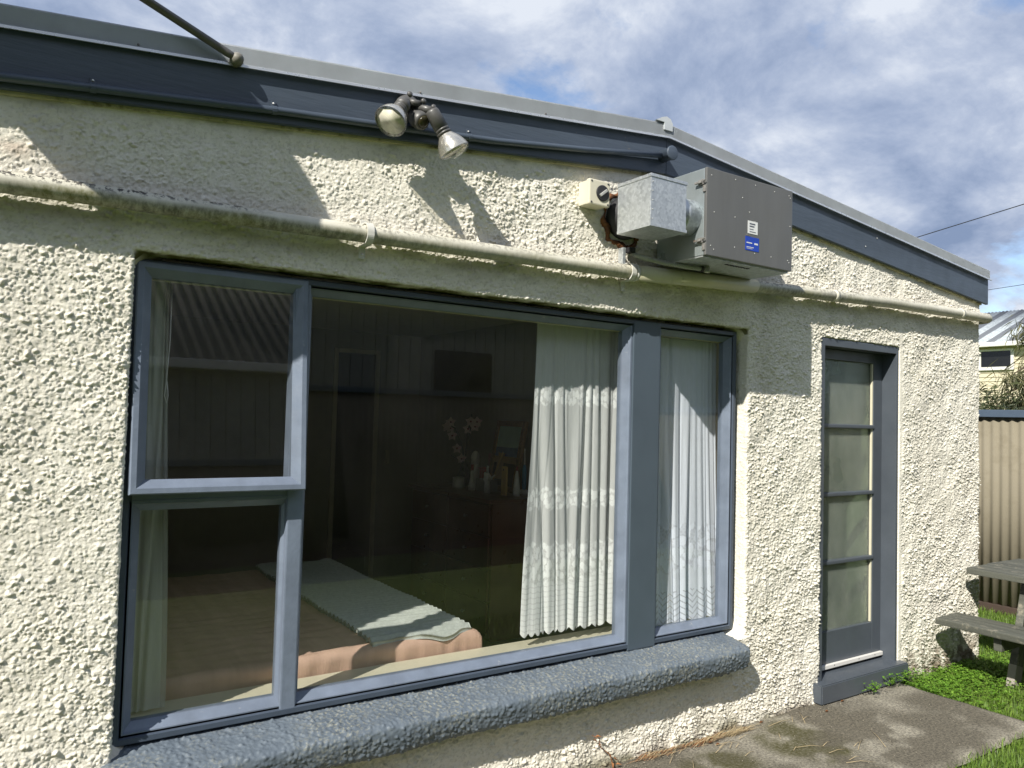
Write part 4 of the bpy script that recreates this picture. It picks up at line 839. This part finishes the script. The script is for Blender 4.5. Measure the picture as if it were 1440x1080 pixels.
# ------------------------------------------------------------------ house reflected in the window
nb = root('boarded_house', (4, -10, GZ), 'grey vertical board house with iron roof across the lawn, mirrored in the panes', 'house')
hy, eave = -8.2, 3.35
box('wall', (-9, 13, hy-6, hy-.02, GZ, eave), M_SIDING, nb, 0)
bm = bmesh.new(); add_box(bm, 0, .19, 0, .022, GZ, eave-.02, .003); pb = bm_obj('board', bm, M_SIDING, nb)
pb.location = (-9, hy-.02, 0)
for i in range(1, 110):
    c = pb.copy(); COL.objects.link(c); c.location = (-9+i*.2, hy-.02, 0)
for x0, x1, z0, z1 in ((5.9, 6.85, 1.85, 2.55), (.3, 1.6, 1.3, 2.5), (-4, -2.6, 1.3, 2.5)):
    w = box('window', (x0, x1, hy+.003, hy+.03, z0, z1), M_WINDARK, nb, 0)
    for b in ((x0-.06, x0, z0-.06, z1+.06), (x1, x1+.06, z0-.06, z1+.06), (x0, x1, z1, z1+.06), (x0, x1, z0-.06, z0)): box('window_trim', (b[0], b[1], hy+.003, hy+.05, b[2], b[3]), M_WINDARK if x0 > 5 else M_WINWHITE, w, 0)
box('gutter', (-9.3, 13.3, hy+.16, hy+.29, eave-.05, eave+.08), M_WINWHITE, nb, .02); box('soffit', (-9.3, 13.3, hy-.01, hy+.16, eave-.02, eave), M_WINWHITE, nb, 0)
corr_sheet('roof', 22.6, 9., .17, .024, mat('dark_roof_iron', (.15, .15, .145), .6, .1, var=.2, scale=3), nb, lambda l, h, d: (-9.3+l, hy+.25-h*.78, eave+.07+h*.62+d), seg=6)

# ------------------------------------------------------------------ neighbour beyond the right fence
H2 = root('weatherboard_house', (29, 9, 0), 'cream weatherboard house with weathered striped iron roof beyond the fence', 'house')
hx, hz0, hz1 = 26., 0., 4.16
box('wall', (hx+.03, hx+7, 3, 15.5, GZ, hz1), M_BOARD, H2, 0)
bm = bmesh.new(); L_ = 12.4
for p in [[(hx+.028, 0, 0), (hx+.028, 0, .135), (hx+.012, 0, .135), (hx-.010, 0, 0)]]:
    a = [bm.verts.new((q[0], 3.05, q[2])) for q in p]; b = [bm.verts.new((q[0], 3.05+L_, q[2])) for q in p]; bm.faces.new(a); bm.faces.new(b[::-1])
    for i in range(4): bm.faces.new((a[i], b[i], b[(i+1) % 4], a[(i+1) % 4]))
wb = bm_obj('weatherboard', bm, M_BOARD, H2); wb.location.z = .1
for i in range(1, 30):
    c = wb.copy(); COL.objects.link(c); c.location.z = .1+i*.135
for y0, y1 in ((8.55, 9.42), (6.2, 7.4), (10.6, 12.2)):
    w = box('window', (hx-.03, hx+.02, y0, y1, 3.52, 4.02), M_WINDARK, H2, 0)
    for b in ((y0-.09, y0, 3.42, 4.08), (y1, y1+.09, 3.42, 4.08)): box('window_trim', (hx-.06, hx+.02, b[0], b[1], b[2], b[3]), M_WINWHITE, w, 0)
    box('window_ledge', (hx-.08, hx+.02, y0, y1, 3.42, 3.52), M_WINWHITE, w, 0); box('window_head', (hx-.06, hx+.02, y0, y1, 4.02, 4.08), M_WINWHITE, w, 0)
box('gutter', (hx-.36, hx-.22, 2.7, 15.8, hz1-.02, hz1+.12), M_WINWHITE, H2, .02); box('soffit', (hx-.22, hx+.03, 2.7, 15.8, hz1, hz1+.02), M_WINWHITE, H2, 0)
def stripes():
    m, t, b, o = newmat('striped_roof_iron'); w = N(t, 'ShaderNodeTexWave', Scale=.52, Distortion=.6); w.bands_direction = 'Y'; w.inputs['Detail'].default_value = 3; t.links.new(coord(t), w.inputs['Vector'])
    c = mixc(t, ramp(t, w.outputs['Fac'], [(.35, 0), (.55, 1)]), (.13, .14, .155), ramp(t, tnoise(t, 6, 6, .7), [(.3, (.26, .29, .30)), (.7, (.48, .52, .54))])); t.links.new(c, b.inputs['Base Color']); b.inputs['Roughness'].default_value = .55; return m
corr_sheet('roof', 13.1, 4.2, .12, .014, stripes(), H2, lambda l, h, d: (hx-.30+h*.93, 2.7+l, hz1+.10+h*.36+d), seg=6)

# ------------------------------------------------------------------ trees and shrubs behind the fence
def spray_cloud(name, centers, spread, n, m, parent, droop, Lr, wr, rng):
    P0 = []; 
    c = np.array(centers)[rng.integers(0, len(centers), n)]; p = c+rng.normal(size=(n, 3))*spread
    dr = rng.normal(size=(n, 3)); dr[:, 2] = dr[:, 2]*.5-droop; dr /= np.linalg.norm(dr, axis=1)[:, None]
    L_ = rng.uniform(*Lr, n)[:, None]; w = np.cross(dr, rng.normal(size=(n, 3))); w /= np.linalg.norm(w, axis=1)[:, None]; w *= rng.uniform(*wr, n)[:, None]
    V = np.stack([p, p+dr*L_*.45+w, p+dr*L_+np.array([0, 0, -.02]), p+dr*L_*.45-w], 1).reshape(-1, 3)
    return from_np(name, V, np.arange(n*4).reshape(n, 4), m, parent, False)
rng = np.random.default_rng(5)
def conifer(loc, h, rad, label, seed, n=17000):
    rng = np.random.default_rng(seed); r = root('drooping_conifer', loc, label, 'tree'); x, y, z0 = loc
    tube('trunk', [(x, y, z0-.1), (x+.05, y, z0+h*.4), (x-.03, y+.05, z0+h*.8), (x, y, z0+h)], [.16, .12, .06, .015], M_BARK, r, 10)
    cs = []
    for i in range(34):
        a = rng.uniform(0, 6.28); zz = z0+h*(.18+.8*(i/34)); ln = rad*(1-.75*(i/34))*rng.uniform(.6, 1.15)
        e = (x+math.cos(a)*ln, y+math.sin(a)*ln, zz-ln*.25); tube('limb', [(x, y, zz), (x+math.cos(a)*ln*.5, y+math.sin(a)*ln*.5, zz+ln*.05), e], [.035, .022, .006], M_BARK, r, 6)
        for k in np.linspace(.3, 1, 7): cs.append((x+(e[0]-x)*k, y+(e[1]-y)*k, zz+(e[2]-zz)*k-.05))
    spray_cloud('crown', cs, (.13, .13, .10), n, M_CONIFER, r, 1.2, (.10, .30), (.004, .010), rng); return r
conifer((13.2, 2.42, GZ), 3.75, 1.35, 'drooping olive green conifer in front of the weatherboard house', 3)
def shrub(loc, rad, h, label, seed, n=5200):
    rng = np.random.default_rng(seed); r = root('garden_shrub', loc, label, 'shrub', 'shrubs behind the khaki fence'); x, y, z0 = loc; cs = []
    for i in range(14):
        a = rng.uniform(0, 6.28); q = rng.uniform(.2, 1)*rad; e = (x+math.cos(a)*q, y+math.sin(a)*q, z0+h*rng.uniform(.6, 1.)); tube('stem', [(x, y, z0-.05), ((x+e[0])/2, (y+e[1])/2, z0+h*.5), e], [.025, .015, .005], M_BARK, r, 6)
        for k in (.45, .6, .75, .9, 1.): cs.append((x+(e[0]-x)*k, y+(e[1]-y)*k, z0+(e[2]-z0)*k))
    spray_cloud('crown', cs, (.14, .14, .12), n, M_SHRUB, r, -.5, (.06, .17), (.006, .014), rng)
for k, (x, y, rd, h) in enumerate(((9.6, 1.75, .7, 2.05), (10.4, 2.55, .8, 2.2), (9.4, .9, .6, 1.95), (10.6, .7, .8, 2.1), (10.2, 3.6, .8, 2.15))): shrub((x, y, GZ), rd, h, 'leafy green shrub growing just behind the khaki fence', 20+k)

# ------------------------------------------------------------------ poles and wires
for y, h in ((1.5, 11.4), (27., 8.6)):
    p = root('utility_pole', (30, y, GZ), 'tall timber utility pole carrying wires '+('nearer the picnic table side' if y < 5 else 'hidden behind the cottage roof'), 'pole'); tube('pole_shaft', [(30, y, GZ-.3), (30, y, h)], [.15, .10], M_TIMBERPOLE, p, 12); box('crossarm', (29.9, 30.1, y-.9, y+.9, h-.7, h-.58), M_TIMBERPOLE, p, .01)
def wire(a, b, sag, rad, label):
    a, b = Vector(a), Vector(b); pts = [a.lerp(b, t)+Vector((0, 0, -sag*4*t*(1-t))) for t in np.linspace(0, 1, 24)]; o = tube('overhead_wire', pts, rad, M_WIRE, None, 6); meta(o, label, 'wire'); return o
k = (9.598-9.114)/(9.877-13.56)
wire((30, 1.5, 9.598+k*(1.5-9.877)), (30, 27, 9.598+k*(27-9.877)), .0, .017, 'black overhead wire slanting down behind the roof ridge')
k = (6.718-6.673)/(9.877-10.958)
wire((30, 1.5, 6.718+k*(1.5-9.877)), (30, 27, 6.718+k*(27-9.877)), .0, .010, 'thin lower overhead wire passing just above the neighbouring roof')

# ------------------------------------------------------------------ grass, weeds, litter
def blades(name, n, region, lr, wr, m, seed, kind=True):
    rng = np.random.default_rng(seed); x = rng.uniform(region[0], region[1], n*2); y = rng.uniform(region[2], region[3], n*2)
    e1 = .025*(fbm(x*8, y*8, 3, 150)-.5)*2
    ok = ~((x > -1.65) & (x < 4.70+e1) & (y > -.79+e1) & (y < .1)) & ~((x > -.55) & (x < 5.77) & (y > -.012)) & (fbm(x*3, y*3, 3, 151)+.25 > rng.random(n*2)*.8)
    x, y = x[ok][:n], y[ok][:n]; n = len(x); a = rng.uniform(0, 6.28, n); L_ = rng.uniform(*lr, n)*(.6+.8*fbm(x*2.5, y*2.5, 2, 152)); w = rng.uniform(*wr, n); b = rng.uniform(.15, .9, n)
    d = np.stack([np.cos(a), np.sin(a), 0*a], -1); s = np.stack([-np.sin(a), np.cos(a), 0*a], -1)*w[:, None]; p = np.stack([x, y, np.full(n, GZ-.004)], -1); up = np.array([0, 0, 1.])
    m1 = p+d*(b*L_*.25)[:, None]+up*(L_*.55)[:, None]; tip = p+d*(b*L_*.85)[:, None]+up*(L_*(1-.35*b))[:, None]
    V = np.stack([p-s, p+s, m1+s*.8, tip, m1-s*.8], 1).reshape(-1, 3); i = np.arange(n)[:, None]*5
    F = np.concatenate([i+[0, 1, 2], i+[0, 2, 4], i+[4, 2, 3]]); o = from_np(name, V, F, m, None, False); meta(o, None, None, kind='stuff'); return o
o = blades('lawn_grass', 60000, (2.4, 7.4, -2.4, 1.6), (.03, .075), (.0012, .0028), M_GRASS, 160); o['label'] = 'short bright green lawn grass beside the concrete path'; o['category'] = 'grass'
def clover(name, pts, rng, m, parent=None, lr=(.007, .015)):
    V = []; F = []
    for (x, y, z) in pts:
        hgt_ = rng.uniform(.015, .06); tip = np.array([x+rng.normal()*.01, y+rng.normal()*.01, z+hgt_]); r = rng.uniform(*lr); a0 = rng.uniform(0, 6.28); tl = rng.normal(size=2)*.3
        for k in range(3):
            a = a0+k*2.094; i = len(V); e = np.array([math.cos(a), math.sin(a), .15+tl[0]*math.cos(a)+tl[1]*math.sin(a)]); s = np.array([-math.sin(a), math.cos(a), 0])
            V += [tip, tip+e*r*.5+s*r*.45, tip+e*r*.95+s*r*.4, tip+e*r*.86, tip+e*r*.95-s*r*.4, tip+e*r*.5-s*r*.45]; F += [(i, i+1, i+2), (i, i+2, i+3), (i, i+3, i+4), (i, i+4, i+5)]
    return from_np(name, V, F, m, parent, False)
rng = np.random.default_rng(8); q = []
while len(q) < 3000:
    x, y = rng.uniform(4.72, 6.3), rng.uniform(-.62, .0)
    if x > 5.77 and rng.random() < .5: continue
    if rng.random() < math.exp(-((y+.14)/.20)**2)*(1 if x < 5.8 else .4)+.06: q.append((x, y, GZ))
o = clover('clover_patch', q, rng, M_CLOVER); meta(o, 'leafy clover and weeds spreading along the foot of the wall', 'weeds', kind='stuff')
for k, (x, y, sx_, n, lb) in enumerate(((4.60, -.085, .06, 70, 'bushy green weed tuft at the right end of the doorstep'), (4.33, -.09, .05, 34, 'small green weed tuft in front of the doorstep middle'), (4.76, -.06, .04, 40, 'little weed sprig between doorstep and wall'))):
    w = root('weed_tuft', (x, y, 0), lb, 'weed'); clover('leaves', [(x+rng.normal()*sx_, y+rng.normal()*.022, rng.uniform(0, .025)) for _ in range(n)], rng, M_CLOVER, w)
    for j in range(4): tube('stalk', [(x+random.uniform(-.03, .03), y, -.005), (x+random.uniform(-.05, .05), y-.01, .035)], .0015, M_STEM, w, 5)
def straw(p, a, L_, lb):
    d = Vector((math.cos(a), math.sin(a), 0)); p = Vector(p); o = tube('dry_stalk', [p, p+d*L_*.5+Vector((0, 0, .008)), p+d*L_], [.0011, .0010, .0006], M_STRAW, None, 5); meta(o, lb, 'stalk', 'dry stalks littering the concrete path')
for k in range(26):
    x = random.choice((random.gauss(2.95, .22), random.gauss(3.45, .18))); straw((x, -.10+random.gauss(-.05, .06) if x < 3.2 else -.28+random.gauss(0, .12), .006), random.uniform(-.6, .9), random.uniform(.05, .22), 'thin dry straw stalk lying on the mossy concrete path')
V = []; F = []; rng = np.random.default_rng(11)
tw = root('dead_vine', (2.36, -.03, 0), 'withered brown vine sprig clinging low on the roughcast wall', 'vine')
tube('vine_stem', [(2.375, -.04, 0), (2.36, -.022, .06), (2.31, -.018, .10), (2.30, -.018, .14), (2.255, -.020, .165)], [.003, .0025, .002, .0018, .001], M_DEADLEAF, tw, 6)
for p in ((2.375, -.045, .02), (2.365, -.04, .05), (2.34, -.03, .075), (2.30, -.03, .12), (2.265, -.03, .16), (2.255, -.03, .150), (2.355, -.04, .035)):
    bm = bmesh.new(); c = Vector(p); a = Vector((random.uniform(-1, 1), random.uniform(-.6, -.1), random.uniform(-1, .4))).normalized(); _, s, u = frame_of(a)
    vv = [bm.verts.new(q) for q in (c, c+a*.012+s*.009+u*.004, c+a*.030+u*-.004, c+a*.012-s*.009+u*.004)]; bm.faces.new(vv); bm_obj('dead_leaf', bm, M_DEADLEAF, tw)
for k in range(6):
    bm = bmesh.new(); x = random.uniform(2.6, 4.1); y = random.uniform(-.14, -.03); vv = [bm.verts.new((x+dx, y+dy, .006+dz)) for dx, dy, dz in ((-.014, 0, 0), (0, .007, .006), (.016, .002, .002), (.001, -.008, .005))]; bm.faces.new(vv); bmesh.ops.solidify(bm, geom=list(bm.faces), thickness=.0008); o = bm_obj('fallen_leaf', bm, M_DEADLEAF); meta(o, 'small curled brown leaf lying on the path near the wall', 'leaf', 'fallen leaves along the wall foot')

def dry_tuft(x, y, n, lb, seed):
    rng = np.random.default_rng(seed); t = root('dry_grass_tuft', (x, y, 0), lb, 'dry grass'); V = []; F = []
    for k in range(n):
        p = np.array([x+rng.normal()*.07, y+rng.normal()*.012, .002]); a = rng.uniform(-.5, .7)+(math.pi if rng.random() < .4 else 0); L_ = rng.uniform(.03, .11); d = np.array([math.cos(a), -abs(math.sin(a))*.6, 0]); w = np.array([-d[1], d[0], 0])*.0011; m_ = p+d*L_*.5+np.array([0, 0, rng.uniform(.004, .02)]); e = p+d*L_+np.array([0, 0, rng.uniform(.001, .012)])
        i = len(V); V += [p-w, p+w, m_+w, m_-w, e]; F += [(i, i+1, i+2), (i, i+2, i+3), (i+3, i+2, i+4)]
    from_np('dry_blades', V, F, M_DEADLEAF if seed % 2 else M_STRAW, t, False); from_np('pale_blades', np.array(V)*[1, 1, 1.4]+[.02, -.006, 0], F, M_STRAW, t, False)
dry_tuft(2.92, -.045, 90, 'reddish dry grass tuft in the joint between wall and path', 31)
dry_tuft(3.14, -.050, 80, 'pale dry grass tuft next to the mossy patch by the wall', 32)
dry_tuft(2.62, -.040, 50, 'thin brown dry grass tuft near the withered vine', 33)
rng = np.random.default_rng(41); V = []; F = []
for k in range(900):
    near = rng.random() < .6; x = rng.uniform(1.9, 4.68); y = -.02-abs(rng.normal())*.05 if near else rng.uniform(-.78, -.03); q = rng.uniform(.0015, .0045); i = len(V); c = np.array([x, y, .003])
    V += [c+q*np.array(v)*rng.uniform(.6, 1.3, 3) for v in ((1, 0, 0), (-.5, .9, 0), (-.5, -.9, 0), (0, 0, 1))]; F += [(i, i+1, i+3), (i+1, i+2, i+3), (i+2, i, i+3), (i, i+2, i+1)]
o = from_np('path_grit', V, F, mat('grit', (.30, .27, .21), .9, var=.4, scale=40), None, False); meta(o, 'loose grit and crumbs scattered over the concrete path', 'grit', kind='stuff')
